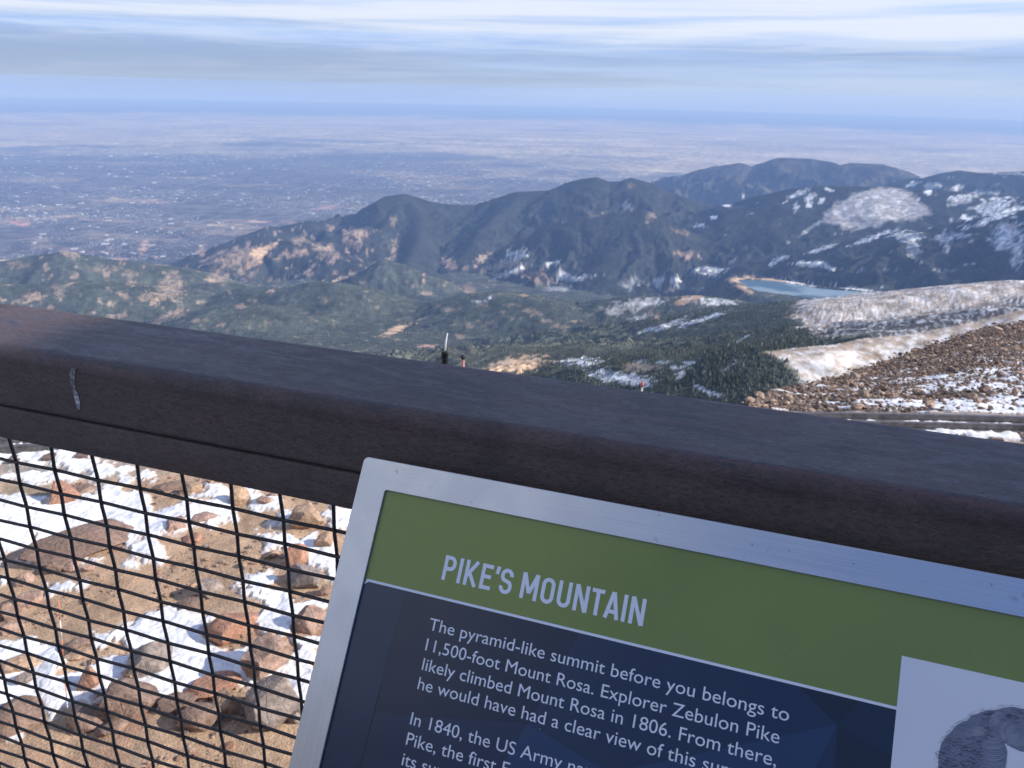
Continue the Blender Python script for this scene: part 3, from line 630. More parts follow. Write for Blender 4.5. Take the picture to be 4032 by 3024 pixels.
# beyond the track: a talus shoulder on the right, a steep drop elsewhere
ce_px = np.array([(2955, 1575), (3064, 1533), (3155, 1521), (3292, 1493), (3474, 1439), (3611, 1389), (3748, 1348), (3884, 1302), (4032, 1275), (4500, 1190)], float)
cea, ced = azdep(ce_px[:, 0], ce_px[:, 1])
edge0 = .70
rt = np.zeros(na)                       # range of the shoulder's start per azimuth
for i in range(na):
    k = np.argmax(off[i] > edge0); rt[i] = rr_[k]
phi = ga_[:, 0]
ce_d = np.interp(phi, cea, ced); re_ = np.interp(np.degrees(phi), [18.3, 20, 24, 28, 32, 36, 45, 52], [rt[int(na * .68)] + .3, 25, 42, 65, 92, 118, 150, 160])
right = phi >= cea[0] - .004
z0 = np.array([np.interp(rt[i], rr_, gz[i]) for i in range(na)]); d0 = np.arctan2(-z0, rt)
for i in range(na):
    m = rr_ > rt[i]; r__ = rr_[m]
    if right[i]:
        tt = np.clip((np.log(r__) - math.log(rt[i])) / max(math.log(re_[i]) - math.log(rt[i]), .02), 0, 1)
        dd = d0[i] + (min(ce_d[i], d0[i]) - d0[i]) * tt ** .85
        zz = -r__ * np.tan(dd); zee = -re_[i] * math.tan(min(ce_d[i], d0[i]))
        zz = np.where(r__ > re_[i], zee - (r__ - re_[i]) * math.tan(R(33)), zz)
    else:
        zz = z0[i] - (r__ - rt[i]) * math.tan(R(24.0)) - .25 * np.minimum(r__ - rt[i], 1.5)
    gz[i, m] = zz + fbm(gx[i, m], gy[i, m], 2.2, 4, 820) * .10 * np.clip((r__ - rt[i]) / 2, 0, 1)
gz = np.maximum(gz, -400)
gu, gv = project(np.stack([gx, gy, gz], -1))
tal = (right[:, None]) & (off > edge0) & (gr2 < re_[:, None] * 1.02)
nA = fbm(gx, gy, .9, 5, 830, .6); nB = fbm(gx, gy, .28, 4, 840, .6)
GC = np.empty(gx.shape + (3,), np.float32); GC[:] = (.44, .300, .195)
GC *= (1 + .22 * nA + .16 * nB)[..., None]
k = sstep(.35, .9, fbm(gx, gy, 2.4, 4, 850, .6)); GC[:] = GC * (1 - k[..., None] * .7) + np.array([.44, .265, .175]) * k[..., None] * .7
def gpoly(poly, colr, soft=16, rough=34, seed=0, amp=1.0):
    pl = np.array(poly, float); mm = (gu > pl[:, 0].min() - 80) & (gu < pl[:, 0].max() + 80) & (gv > pl[:, 1].min() - 70) & (gv < pl[:, 1].max() + 70) & (gr2 < 30)
    idx = np.nonzero(mm)
    if not len(idx[0]): return idx, None
    sd = poly_sd(gu[idx], gv[idx], pl)
    kk = sstep(soft, -soft, sd + (nB[idx] * .75 + nA[idx] * .55) * rough) * amp
    return idx, kk
SNOWC = np.array([.84, .83, .82]); snowk = np.zeros(gx.shape, np.float32)
# pale gravel of the track bed and its edge
kb = np.exp(-((off + .55) / 1.0) ** 4) * (gr2 < 40); GC[:] = GC * (1 - .6 * kb[..., None]) + (np.array([.30, .27, .25]) * (1 + .5 * fbm(gx, gy, .09, 2, 860))[..., None]) * .6 * kb[..., None]
kb = sstep(.2, .5, off) * sstep(1.5, .9, off) * (right[:, None]); GC[:] = GC * (1 - .9 * kb[..., None]) + np.array([.32, .28, .25]) * .9 * kb[..., None]
for pl, cc, am in [([(0, 1818), (300, 1845), (430, 1888), (200, 1880), (0, 1868)], (.27, .25, .22), .9), ([(0, 1900), (170, 1895), (250, 1925), (180, 1960), (0, 1955)], (.27, .22, .15), .8)]:
    idx, kk = gpoly(pl, cc, amp=am); GC[idx] = GC[idx] * (1 - kk[:, None]) + np.array(cc) * kk[:, None]
SNOW = [
 [(0, 1788), (260, 1783), (370, 1810), (520, 1845), (480, 1872), (380, 1880), (290, 1850), (170, 1822), (0, 1820)],
 [(0, 1868), (200, 1862), (360, 1885), (270, 1902), (0, 1897)],
 [(-150, 1970), (0, 1960), (85, 1952), (170, 1972), (295, 1960), (380, 1927), (464, 1898), (608, 1855), (610, 1875), (490, 1919), (582, 1957), (600, 2030), (700, 1975), (800, 1955), (900, 1966), (920, 2035), (875, 2067), (830, 2082), (790, 2066), (600, 2108), (500, 2150), (420, 2085), (300, 2100), (170, 2140), (0, 2172), (-150, 2190)],
 [(803, 1915), (890, 1905), (910, 1984), (828, 1977)],
 [(510, 2150), (600, 2115), (655, 2170), (655, 2200), (600, 2207), (540, 2178)],
 [(960, 1925), (1059, 1965), (1110, 1980), (1106, 1993), (1016, 2000), (980, 1984)],
 [(1117, 2016), (1168, 2016), (1157, 2038), (1106, 2067), (1074, 2096), (1048, 2081), (1059, 2056)],
 [(1265, 2031), (1309, 1995), (1400, 2005), (1380, 2085), (1320, 2081), (1265, 2052)],
 [(1016, 2108), (1114, 2098), (1164, 2110), (1251, 2118), (1300, 2130), (1340, 2200), (1330, 2290), (1280, 2266), (1251, 2248), (1190, 2194), (1124, 2160), (1070, 2170), (1027, 2139)],
 [(904, 2327), (962, 2295), (1041, 2257), (1085, 2264), (1067, 2306), (1088, 2327), (1143, 2335), (1164, 2367), (1222, 2371), (1300, 2382), (1270, 2410), (1200, 2440), (1140, 2490), (1102, 2500), (1036, 2500), (1001, 2466), (993, 2444), (1014, 2418), (1060, 2388), (1040, 2362), (975, 2345)],
 [(600, 2413), (665, 2383), (744, 2396), (783, 2422), (862, 2418), (835, 2453), (800, 2480), (830, 2540), (860, 2570), (930, 2560), (985, 2555), (1000, 2600), (1110, 2600), (1160, 2560), (1140, 2500), (1240, 2530), (1240, 2700), (1195, 2800), (1140, 2780), (1090, 2740), (1040, 2720), (960, 2700), (850, 2710), (775, 2735), (710, 2752), (630, 2785), (600, 2740), (520, 2720), (520, 2570), (480, 2549), (401, 2557), (375, 2536), (375, 2500), (454, 2479), (515, 2457), (560, 2425)],
 [(-120, 2545), (0, 2536), (122, 2514), (227, 2557), (262, 2605), (227, 2649), (305, 2632), (384, 2597), (519, 2570), (560, 2557), (540, 2605), (490, 2649), (500, 2680), (480, 2696), (406, 2736), (371, 2765), (305, 2800), (218, 2811), (175, 2776), (109, 2760), (35, 2765), (-120, 2780)],
 [(580, 2693), (680, 2667), (700, 2693), (700, 2758), (655, 2760), (624, 2795), (611, 2745)],
 [(165, 2324), (245, 2294), (340, 2303), (304, 2330), (211, 2359), (169, 2357)],
 [(0, 2229), (42, 2201), (139, 2197), (150, 2220), (63, 2230)], [(304, 2208), (405, 2196), (380, 2216)], [(548, 2197), (658, 2180), (624, 2218), (570, 2222)], [(490, 2225), (560, 2212), (540, 2240)],
 [(-60, 2860), (0, 2863), (57, 2885), (72, 2902), (0, 2914), (-60, 2915)], [(0, 2268), (40, 2280), (0, 2300)], [(240, 1990), (300, 1975), (310, 1998)],
]
for i, pl in enumerate(SNOW):
    idx, kk = gpoly(pl, None)
    if kk is not None: snowk[idx] = np.maximum(snowk[idx], kk)
hid = (gu > 1380) & (gv > 1700) & (gr2 < 14); snowk = np.where(hid, np.maximum(snowk, sstep(.12, .5, fbm(gx * .7, gy, 2.0, 4, 890, .6))), snowk)
# snow between the rails and thin drifts on the far shoulder
kb = sstep(.62, .45, np.abs(off + .02)) * sstep(-.5, .1, nB + .55) * (gr2 < 60); snowk = np.maximum(snowk, kb)
tsn = fbm(gx, gy, 3.2, 4, 870, .6) + np.interp(gv, [1300, 1450, 1560, 1680], [-.25, .05, .30, .42]) + np.interp(gu, [2950, 3300, 3700, 4032], [-.75, -.30, .05, .25])
snowk = np.where(tal & (off > 1.0), np.maximum(snowk, sstep(-.05, .25, tsn)), snowk)
GC[tal & (off > 1.0)] = np.array([.15, .11, .085])
GC[:] = GC * (1 - snowk[..., None]) + SNOWC * snowk[..., None]
gz = gz + np.where(gr2 < 40, sstep(.15, .9, snowk) * (.040 + .016 * nA + .018 * nB), 0)
GV = np.stack([gx, gy, gz], -1).reshape(-1, 3)
qd = np.arange(gx.size).reshape(gx.shape)
gq = np.stack([qd[:-1, :-1], qd[1:, :-1], qd[1:, 1:], qd[:-1, 1:]], -1)
t = NT('summit_ground'); v = t.coord('Object')
f1 = t.noise(v, 26, 6, .7); f2 = t.vor(v, 38); f3 = t.noise(v, 5, 4, .6)
sepc = t.node('ShaderNodeSeparateColor'); t.l.new(t.attr(), sepc.inputs[0])
issnow = t.ramp(sepc.outputs[2], .45, .72)
grain = t.mix(t.ramp(f1, .3, .7), (.74, .72, .70), (1.20, 1.21, 1.22))
grain = t.mix(t.ramp(f2, .05, .28), (.70, .66, .62), grain)
c = t.mix(1.0, t.attr(), t.mix(issnow, grain, t.mix(t.ramp(t.noise(v, 11, 5, .65), .35, .6), (.80, .80, .82), (1.02, 1.02, 1.02))), 'MULTIPLY')
hgt = t.mix(issnow, t.math('ADD', t.math('MULTIPLY', f1, .7), t.math('MULTIPLY', f2, .5)), t.math('MULTIPLY', f3, 1.6))
t.bump(hgt, .55, .025)
M_GROUND = t.base(c, .92, .2)
bj = int(np.argmax(rr_ > 21))
sel = (gr2[:-1, :-1] < 1e9)
tl_ = tal[:-1, :-1] & (off[:-1, :-1] > .9)
ga_n = np.cross(np.gradient(np.stack([gx, gy, gz], -1), axis=1), np.gradient(np.stack([gx, gy, gz], -1), axis=0)); ga_n /= np.linalg.norm(ga_n, axis=-1, keepdims=True); ga_n *= np.sign(ga_n[..., 2:3])
for nm, msk in (('ground', ~tl_), ('talus_slope', tl_)):
    fs = gq[msk]; used, inv = np.unique(fs, return_inverse=True)
    me = mesh_np(nm, GV[used], inv.reshape(-1, 4), True, ga_n.reshape(-1, 3)[used]); set_col(me, GC.reshape(-1, 3)[used])
    tag(link(nm, me, None, M_GROUND), kind='structure')
def ground_z(x, y):
    a_ = math.atan2(x, y); r_ = math.hypot(x, y)
    i = min(max(int(round((a_ + R(52)) / R(104) * (na - 1))), 0), na - 1)
    return float(np.interp(r_, rr_, gz[i]))

# ------------------------------------------------------------------ rocks
def rock_mesh(name, sx, sy, sz, seed, colr, sub=4, cuts=10):
    rs = np.random.default_rng(seed)
    bm = bmesh.new(); bmesh.ops.create_icosphere(bm, subdivisions=sub, radius=1.0)
    P = np.array([v.co for v in bm.verts])
    nrm = rs.normal(size=(cuts + 5, 3)); nrm /= np.linalg.norm(nrm, axis=1, keepdims=True); nrm[:, 2] *= .8
    nrm /= np.linalg.norm(nrm, axis=1, keepdims=True)
    for q in nrm:
        dcut = rs.uniform(.50, .82); e = P @ q - dcut
        P = P - np.clip(e, 0, None)[:, None] * q * .93
    P = P / np.abs(P).max(axis=0)
    o = rs.uniform(0, 50)
    def n3(p, s): return perlin(p[:, 0] * s + o, p[:, 1] * s + p[:, 2] * s * .71 + o, seed % 97) + perlin(p[:, 2] * s - o, p[:, 0] * s * .63 + p[:, 1] * s * .5, seed % 89 + 3)
    P = P * (1 + .055 * n3(P, 1.6) + .03 * n3(P, 4.1) + .014 * n3(P, 9.3))[:, None]
    P = P * np.array([sx, sy, sz])
    for v_, p in zip(bm.verts, P): v_.co = p
    me = bpy.data.meshes.new(name); bm.to_mesh(me); bm.free()
    bm = bmesh.new(); bm.from_mesh(me)
    for f_ in bm.faces: f_.smooth = True
    for e_ in bm.edges: e_.smooth = e_.calc_face_angle(0) < R(24)
    bm.to_mesh(me); bm.free()
    s_ = max(sx, sy, sz)
    nn = n3(P / s_, 2.2); n2_ = n3(P / s_, 6.0)
    cc = np.array(colr) * (1 + .22 * nn + .14 * n2_)[:, None]
    lich = sstep(.5, .95, n3(P / s_ + 9, 3.0)); cc = cc * (1 - .55 * lich[:, None]) + np.array([.20, .185, .17]) * .55 * lich[:, None]
    set_col(me, np.clip(cc, .02, .8)); return me
t = NT('granite'); v = t.coord('Object')
f1 = t.noise(v, 18, 6, .7); f2 = t.noise(v, 70, 3, .6); cr = t.vor(v, 5, 'Distance', 'DISTANCE_TO_EDGE')
c = t.mix(1.0, t.attr(), t.mix(t.ramp(f1, .3, .7), (.68, .66, .65), (1.3, 1.3, 1.3)), 'MULTIPLY')
c = t.mix(t.ramp(f2, .60, .74), c, (.16, .13, .12))
t.bump(t.math('ADD', t.math('MULTIPLY', f1, 1.0), t.math('MULTIPLY', t.ramp(cr, 0, .05), .25)), .7, .03)
M_ROCK = t.base(c, .88, .25)
PINK, TAN, RED, GREY, DARK = (.36, .24, .185), (.39, .265, .175), (.37, .20, .135), (.27, .22, .19), (.23, .155, .12)
GR = 'boulders on the snowy ground below the railing'
ROCKS = [  # u, v (middle), width, height in photo pixels, depth ratio, colour, label
 (905, 2470, 180, 120, .9, RED, 'red brown block of granite with shaded left end beside the long snow drift'),
 (1054, 2612, 172, 158, 1.0, PINK, 'big rounded two-tone boulder standing alone in snow near the sign'),
 (1220, 2468, 120, 95, .9, PINK, 'reddish boulder with a snow filled shadow just left of the sign frame'),
 (1076, 2812, 190, 168, 1.0, GREY, 'largest grey pink boulder with a pointed dark left face, low beside the sign'),
 (1163, 2862, 42, 42, 1.0, GREY, 'small dark rounded stone touching the sign frame edge'),
 (792, 2845, 145, 98, .9, DARK, 'dark reddish block with a pale vein in front of the tan boulder'),
 (902, 2795, 95, 85, .9, TAN, 'tan rock wedged between the dark veined block and the big grey pink boulder'),
 (709, 2797, 116, 80, .9, DARK, 'brown dome shaped rock with a dark shaded lower half and snow behind'),
 (840, 2724, 180, 64, .8, RED, 'long flat orange rock lying on the snow'),
 (502, 2771, 205, 144, .9, DARK, 'wide brown boulder with a straight top edge against the snow'),
 (87, 2818, 208, 122, .9, DARK, 'large brown slab with a dark overhanging lower edge, near the lower corner'),
 (350, 2838, 165, 84, .8, DARK, 'low brown rock half sunk in soil in front of the snow'),
 (598, 2624, 150, 112, .9, GREY, 'grey boulder with a dark left face and a small orange stone at its foot'),
 (519, 2672, 42, 46, .9, TAN, 'small orange stone leaning on the grey boulder'),
 (358, 2697, 76, 76, .9, RED, 'red angular stone standing in the middle of the snow'),
 (327, 2540, 92, 58, .9, DARK, 'brown rock with a deep shadow beside the striped snow stake'),
 (314, 2592, 88, 38, .8, TAN, 'flat tan slab lying at the foot of the brown rock'),
 (80, 2634, 132, 52, .8, TAN, 'flat tan slab resting on snow, near the picture edge'),
 (105, 2686, 66, 42, .9, GREY, 'small grey angular rock in snow below the flat tan slab'),
 (831, 2313, 84, 76, .9, GREY, 'grey brown rock standing on bare soil in the middle of the mesh'),
 (752, 2368, 92, 40, .8, DARK, 'low dark rock joined to the grey brown rock on bare soil'),
 (1197, 2278, 124, 96, .9, GREY, 'grey rock casting a black shadow, right of the bare soil'),
 (1171, 2196, 78, 80, .9, RED, 'reddish broken rock standing behind the grey rock with black shadow'),
 (1280, 2139, 68, 62, .9, TAN, 'tan notched rock at the sign corner with snow around it'),
 (1211, 2050, 118, 96, .9, TAN, 'rounded tan boulder with a blue shadow just under the railing'),
 (947, 1966, 60, 58, .9, TAN, 'upright tan rock in snow close below the lower rail'),
 (1041, 1985, 56, 30, .9, PINK, 'small pink rounded stone right of the upright tan rock'),
 (1081, 1958, 42, 18, .9, PINK, 'tiny pink stone touching the lower rail edge'),
 (698, 2074, 74, 42, .9, PINK, 'pinkish rock with a dark hollow under it on the snow'),
 (759, 1926, 82, 45, .9, TAN, 'tan rock partly hidden by the lower rail beside snow'),
 (662, 1911, 96, 22, .8, DARK, 'thin dark slab lying on soil close to the lower rail'),
 (1280, 2336, 48, 42, .9, DARK, 'dark hollow stone beside the sign frame below the grey rock'),
 (766, 2117, 72, 40, .9, RED, 'reddish shard pointing up below the pinkish rock'),
 (803, 2053, 92, 16, .8, PINK, 'thin flat pink slab lying level in the snow'),
 (1072, 2190, 52, 30, .9, TAN, 'small crumbled tan rock on soil left of the reddish broken rock'),
 (253, 1938, 102, 76, .8, RED, 'bright orange triangular rock at the edge of the ice'),
 (312, 1916, 104, 32, .8, DARK, 'low dark red rock behind the orange triangular rock'),
 (354, 2126, 365, 96, .6, DARK, 'very long flat red brown slab rising out of the snow'),
 (228, 2218, 66, 46, .9, DARK, 'squarish brown stone below the long slab'),
 (283, 2222, 60, 30, .9, PINK, 'pale pink stone in the row below the long slab'),
 (350, 2236, 42, 25, .9, PINK, 'small pink chip at the end of the row below the long slab'),
 (105, 2186, 54, 22, .9, RED, 'small red stone left of the long slab'),
 (97, 2257, 62, 40, .9, PINK, 'pinkish stone near the left snow patch below the slab'),
 (105, 2337, 100, 64, .9, PINK, 'pale pink rock left of the small snow patch'),
 (22, 2392, 74, 70, .9, DARK, 'dark brown rock cut by the picture edge'),
 (35, 2446, 84, 52, .9, PINK, 'pale rounded rock in front of the dark brown rock at the edge'),
 (445, 2882, 105, 46, .8, DARK, 'flat brown rock sunk in soil, lowest in the middle of the mesh'),
]
def place_rock(i, u, v, w, h, dr, colr):
    b = on_ground(np.array(u, float), np.array(v + h * .36, float)); dist = float(b @ W_)
    wm = w / F * dist; hm = h / F * dist
    fw = np.array([b[0], b[1], 0]); fw /= np.linalg.norm(fw); sd_ = np.array([fw[1], -fw[0], 0])
    sx = wm * .62; depm = wm * dr * .5
    dpn = math.atan2(-b[2], math.hypot(b[0], b[1]))
    hz_ = max(hm - math.sin(dpn) * depm * 1.1, hm * .42) / math.cos(dpn)       # standing height
    hz_ = min(hz_, wm * .85)
    me = rock_mesh('boulder', sx, depm * 1.1, hz_ * .92, 1000 + i, colr)
    o = link('boulder', me, None, M_ROCK)
    pos = b + fw * depm * .35
    o.location = (pos[0], pos[1], ground_z(pos[0], pos[1]) + hz_ * .30); o.rotation_euler = (0, 0, -math.atan2(fw[0], fw[1]) + random.uniform(-.12, .12))
    return o
for i, (u, v, w, h, dr, colr, lab) in enumerate(ROCKS):
    tag(place_rock(i, u, v, w, h, dr, colr), lab, 'boulder', GR)

# loose stones too many to count: gravel below the railing and rubble of the talus slope
def scatter(name, pts, size, cols, mat, sub=1, flat=.75, variants=14, up=.25):
    vs, fc = [], None
    for k in range(variants):
        bm = bmesh.new(); bmesh.ops.create_icosphere(bm, subdivisions=sub, radius=1.0)
        P = np.array([v.co for v in bm.verts]); rs = np.random.default_rng(k + 50)
        for q in rs.normal(size=(6, 3)):
            q = q / np.linalg.norm(q); e = P @ q - rs.uniform(.5, .8); P = P - np.clip(e, 0, None)[:, None] * q
        P = P * (1 + rs.normal(size=len(P)) * .07)[:, None] * np.array([1, rs.uniform(.6, 1), rs.uniform(.55, 1) * flat]); vs.append(P)
        fc = np.array([[v.index for v in f.verts] for f in bm.faces]); bm.free()
    n = len(pts); nv = len(vs[0]); vi = rng.integers(0, variants, n); an = rng.uniform(0, 6.28, n); tl = rng.normal(0, .25, n)
    A = np.array(vs)[vi]; ca_, sa_ = np.cos(an)[:, None], np.sin(an)[:, None]; ct_, st_ = np.cos(tl)[:, None], np.sin(tl)[:, None]
    x, y, z = A[..., 0], A[..., 1], A[..., 2]; y, z = y * ct_ - z * st_, y * st_ + z * ct_; x, y = x * ca_ - y * sa_, x * sa_ + y * ca_
    V = np.stack([x, y, z], -1) * size[:, None, None]; V += pts[:, None, :]; V[..., 2] += size[:, None] * up
    me = mesh_np(name, V.reshape(-1, 3), (np.arange(n)[:, None, None] * nv + fc[None]).reshape(-1, 3), False)
    set_col(me, np.repeat(cols, nv, 0)); return link(name, me, None, mat)
def gpts(idx, n):
    p = rng.integers(0, len(idx[0]), n); return np.stack([gx[idx][p], gy[idx][p], gz[idx][p]], -1) + np.concatenate([rng.uniform(-.02, .02, (n, 2)), np.zeros((n, 1))], 1)
PALR = np.array([PINK, TAN, RED, GREY, DARK, (.36, .24, .17)])
idx = np.nonzero((gr2 < 15) & (gu > -250) & (gu < 4500) & (gv > 1700) & (gv < 3300) & (snowk < .4) & (fbm(gx, gy, 1.3, 3, 900) > .12))
p = gpts(idx, 5500); s_ = np.minimum(np.exp(rng.normal(math.log(.016), .75, len(p))), .085)
tag(scatter('gravel', p, s_, PALR[rng.integers(0, 6, len(p))] * rng.uniform(.7, 1.2, (len(p), 1)), M_ROCK), 'loose reddish gravel strewn over the bare soil below the railing', 'gravel', None, 'stuff')
tidx = np.nonzero(tal & (off > .95) & (gu > 2850) & (gu < 4350))
wp = gr2[tidx] * np.gradient(rr_)[tidx[1]] * np.where(snowk[tidx] > .5, .34, 1.0); wp = wp / wp.sum()
n_t = 44000
pk = rng.choice(len(tidx[0]), n_t, p=wp)
p = np.stack([gx[tidx][pk], gy[tidx][pk], gz[tidx][pk]], -1); dist = np.linalg.norm(p, axis=1)
p[:, :2] += rng.normal(0, .1, (n_t, 2)) * (dist[:, None] / 20)
s_ = np.exp(rng.normal(math.log(.058), .5, n_t)) * np.interp(dist, [15, 40, 130], [.7, 1.0, 2.2])
PALT = np.array([(.24, .165, .12), (.30, .21, .15), (.19, .13, .10), (.16, .12, .10), (.40, .29, .21), (.13, .10, .085)])
tc_ = PALT[rng.integers(0, 6, n_t)] * rng.uniform(.75, 1.15, (n_t, 1))
s_ = np.minimum(s_, .0072 * dist * rng.uniform(.75, 1.0, n_t)); order = np.argsort(-(s_ / dist)); ind = order[:60]; rest = order[60:]
tag(scatter('talus_rubble', p[rest], s_[rest], tc_[rest], M_ROCK), 'brown rubble of countless broken rocks covering the snow dusted talus slope', 'rubble', None, 'stuff')
for i in ind:
    me = rock_mesh('talus_boulder', s_[i] * 1.1, s_[i] * .85, s_[i] * .7, int(i) + 4000, tc_[i] * 1.1, 3)
    o = link('talus_boulder', me, None, M_ROCK); o.location = p[i] + Z * s_[i] * .25; o.rotation_euler = (0, 0, random.uniform(0, 6.28))
    tag(o, 'weathered brown boulder among the rubble of the talus slope', 'boulder', 'boulders on the talus slope')

# ------------------------------------------------------------------ railway track
M_STEEL = m_plain('worn_rail_steel', (.20, .185, .18), .5, .5, .6, .25, 8)
M_TIE = m_plain('weathered_sleeper', (.17, .12, .10), .9, .2, 0, .3, 6)
trk = empty('railway_track', (0, track_y(0), track_z(0)))
tag(trk, 'narrow steel railway track half buried in snow, curving past below the railing', 'railway track')
xs = np.linspace(-17, 19, 90)
def add_rail(doff):
    mb = MB(); prof = [(-.03, .15), (.03, .15), (.03, .115), (.009, .10), (.009, .03), (.06, .012), (.06, 0), (-.06, 0), (-.06, .012), (-.009, .03), (-.009, .10), (-.03, .115)]
    n = len(prof); V = []
    for x in xs:
        dy = .022 - .0124 * x; tv = np.array([1, dy, 0]); tv /= np.linalg.norm(tv); nv = np.array([-tv[1], tv[0], 0])
        c0 = np.array([x, track_y(x), track_z(x) - .02]) + nv * doff
        V += [c0 + nv * a_ + Z * b_ for a_, b_ in prof]
    fs = [(i * n + k, i * n + (k + 1) % n, (i + 1) * n + (k + 1) % n, (i + 1) * n + k) for i in range(len(xs) - 1) for k in range(n)]
    mb.add(V, fs); o = mb.build('rail', M_STEEL); o.parent = trk; o.matrix_parent_inverse = Matrix.Translation(-trk.location); return o
add_rail(-.22); add_rail(.20)
tie = None
for k, x in enumerate(np.arange(-16.5, 18.6, .62)):
    dy = .022 - .0124 * x; an = math.atan2(dy, 1)
    if tie is None:
        tie = MB().box((0, 0, 0), (1, 0, 0), (0, 1, 0), (0, 0, 1), (-.11, -.62, -.13), (.11, .62, 0)).build('sleeper', M_TIE); o = tie
    else:
        o = tie.copy(); COL.objects.link(o)
    o.parent = trk; o.location = Vector((x, track_y(x), track_z(x) - .025)) - trk.location; o.rotation_euler = (0, 0, an)

# ------------------------------------------------------------------ slim markers along the track
M_WHITE = m_plain('white_paint', (.72, .72, .70), .6, .4, 0, .06)
M_RED = m_plain('red_paint', (.46, .17, .14), .6, .4, 0, .1)
M_ORG = m_plain('orange_paint', (.62, .20, .10), .6, .4, 0, .1)
M_BLK = m_plain('black_rubber', (.03, .035, .035), .7, .3)
def at_range(u, v, rng_):
    d = ray(np.array(u, float), np.array(v, float)); return d * (rng_ / math.hypot(d[0], d[1]))
# pale whip rising from a dark bristly collar
top = at_range(1762, 1312, 17.0); base = at_range(1751, 1390, 17.0)
e = empty('marker_pole', (base[0], base[1], ground_z(base[0], base[1]))); tag(e, 'slender white pole rising from a dark bristly collar, just above the handrail', 'marker pole')
def child(o, par): o.parent = par; o.matrix_parent_inverse = Matrix.Translation(-par.location); return o
gzb = ground_z(base[0], base[1])
child(MB().tube([(base[0], base[1], gzb - .2), (base[0], base[1], base[2] - .25)], .035, 10).build('post', M_BLK, None, True), e)
mid_ = base * .45 + top * .55
child(MB().tube([base - Z * .02, mid_ - np.array([.01, 0, 0]), top], [.024, .020, .010], 10).build('whip', M_WHITE, None, True), e)
mb = MB()
for k in range(280):
    zc = base[2] - .30 + .34 * random.random(); an = random.uniform(0, 6.28); L_ = random.uniform(.06, .115)
    b0 = np.array([base[0], base[1], zc]); dv_ = np.array([math.cos(an), math.sin(an), random.uniform(.0, .9)]); dv_ /= np.linalg.norm(dv_)
    mb.tube([b0, b0 + dv_ * L_], [.010, .004], 4)
child(mb.build('bristle_collar', M_BLK), e)
def stub(u, vtop, vbot, label, headm, bodym, rad, hh, name='marker_post'):
    tp = at_range(u, vtop, 16.6); g0 = ground_z(tp[0], tp[1])
    e = empty(name, (tp[0], tp[1], g0)); tag(e, label, 'marker post')
    child(MB().tube([(tp[0], tp[1], g0 - .2), (tp[0], tp[1], tp[2] - hh)], [rad * 1.15, rad * .75], 12).build('post', bodym, None, True), e)
    child(MB().tube([(tp[0], tp[1], tp[2] - hh), (tp[0], tp[1], tp[2] - hh * .5), (tp[0], tp[1], tp[2])], [rad * 1.1, rad * 1.75, rad * 1.3], 12).build('cap', headm, None, True), e)
stub(1824, 1398, 1437, 'short red tapered post with a black cap, right of the white pole', M_BLK, M_RED, .038, .10)
stub(2530, 1503, 1528, 'tiny red post tip peeking over the handrail in front of snow', M_RED, M_WHITE, .022, .14)
# thin orange and white stake driven in below the railing
b = on_ground(np.array(268.), np.array(2818.)); tpx = at_range(230, 2362, math.hypot(b[0], b[1]))
e = empty('snow_stake', tuple(b)); tag(e, 'thin orange and white banded stake standing in snow behind the mesh', 'snow stake')
for k in range(6):
    f0, f1_ = k / 6, (k + 1) / 6
    child(MB().tube([b + (tpx - b) * f0, b + (tpx - b) * f1_], .0055, 8).build('band', M_ORG if k % 2 else M_WHITE, None, True), e)

# ================================================================== railing
RAILM = Matrix(((D[0], N[0], 0, 0), (D[1], N[1], 0, 0), (0, 0, 1, 0), (0, 0, 0, 1)))   # local (s, n, z)
rail = empty('railing'); rail.matrix_world = RAILM
tag(rail, 'dark rusted steel railing with a wide tube handrail and woven wire infill', 'railing')
DF, ZT, ZB = 0.949, -0.4555, -0.5755
t = NT('patina_steel'); v = t.coord('Object')
gr1 = t.noise(v, 210, 3, .75); gr2_ = t.noise(t.coord('Object', (1, 3.5, 3.5)), 95, 5, .75, 1.2); pt = t.noise(v, 5.5, 6, .68, .9); pt2 = t.noise(t.coord('Object', (1, 4, 4)), 9, 6, .7, 1.0)
sz = t.node('ShaderNodeSeparateXYZ'); t.l.new(v, sz.inputs[0])
dust_bounce = t.math('MULTIPLY', t.ramp(sz.outputs[2], -.478, -.500), t.ramp(t.noise(v, 3, 4), .25, .6, .55, 1.0))      # paler upright faces: dust, plus bounced deck light put into the colour
c = t.mix(t.ramp(pt, .36, .64), (.058, .040, .034), (.100, .065, .053))
c = t.mix(t.ramp(pt2, .52, .66), c, (.040, .028, .030))
st3 = t.noise(t.coord('Object', (2.2, 38, 20)), 1, 6, .7, .5)
c = t.mix(t.math('MULTIPLY', t.ramp(st3, .54, .64), .7), c, (.115, .050, .046))
c = t.mix(t.math('MULTIPLY', t.ramp(gr2_, .56, .68), .8), c, (.135, .060, .055))
c = t.mix(t.math('MULTIPLY', dust_bounce, .30), c, (.19, .15, .12))
gr3 = t.noise(t.coord('Object', (.7, 1.6, 1.6)), 120, 4, .7, .8)
c = t.mix(1.0, c, t.mix(t.ramp(gr3, .36, .60), (.78, .77, .78), (1.20, 1.19, 1.18)), 'MULTIPLY')
c = t.mix(t.math('MULTIPLY', t.ramp(gr1, .57, .68), .55), c, (.020, .015, .016))
t.bump(t.math('ADD', gr2_, t.math('ADD', t.math('MULTIPLY', gr1, .7), gr3)), .8, .0022)
ro = t.math('ADD', t.math('ADD', t.ramp(gr2_, .3, .7, .30, .52), t.ramp(pt2, .45, .62, .12, -.03)), t.math('MULTIPLY', dust_bounce, .2))
M_RAIL = t.base(c, ro, .62)
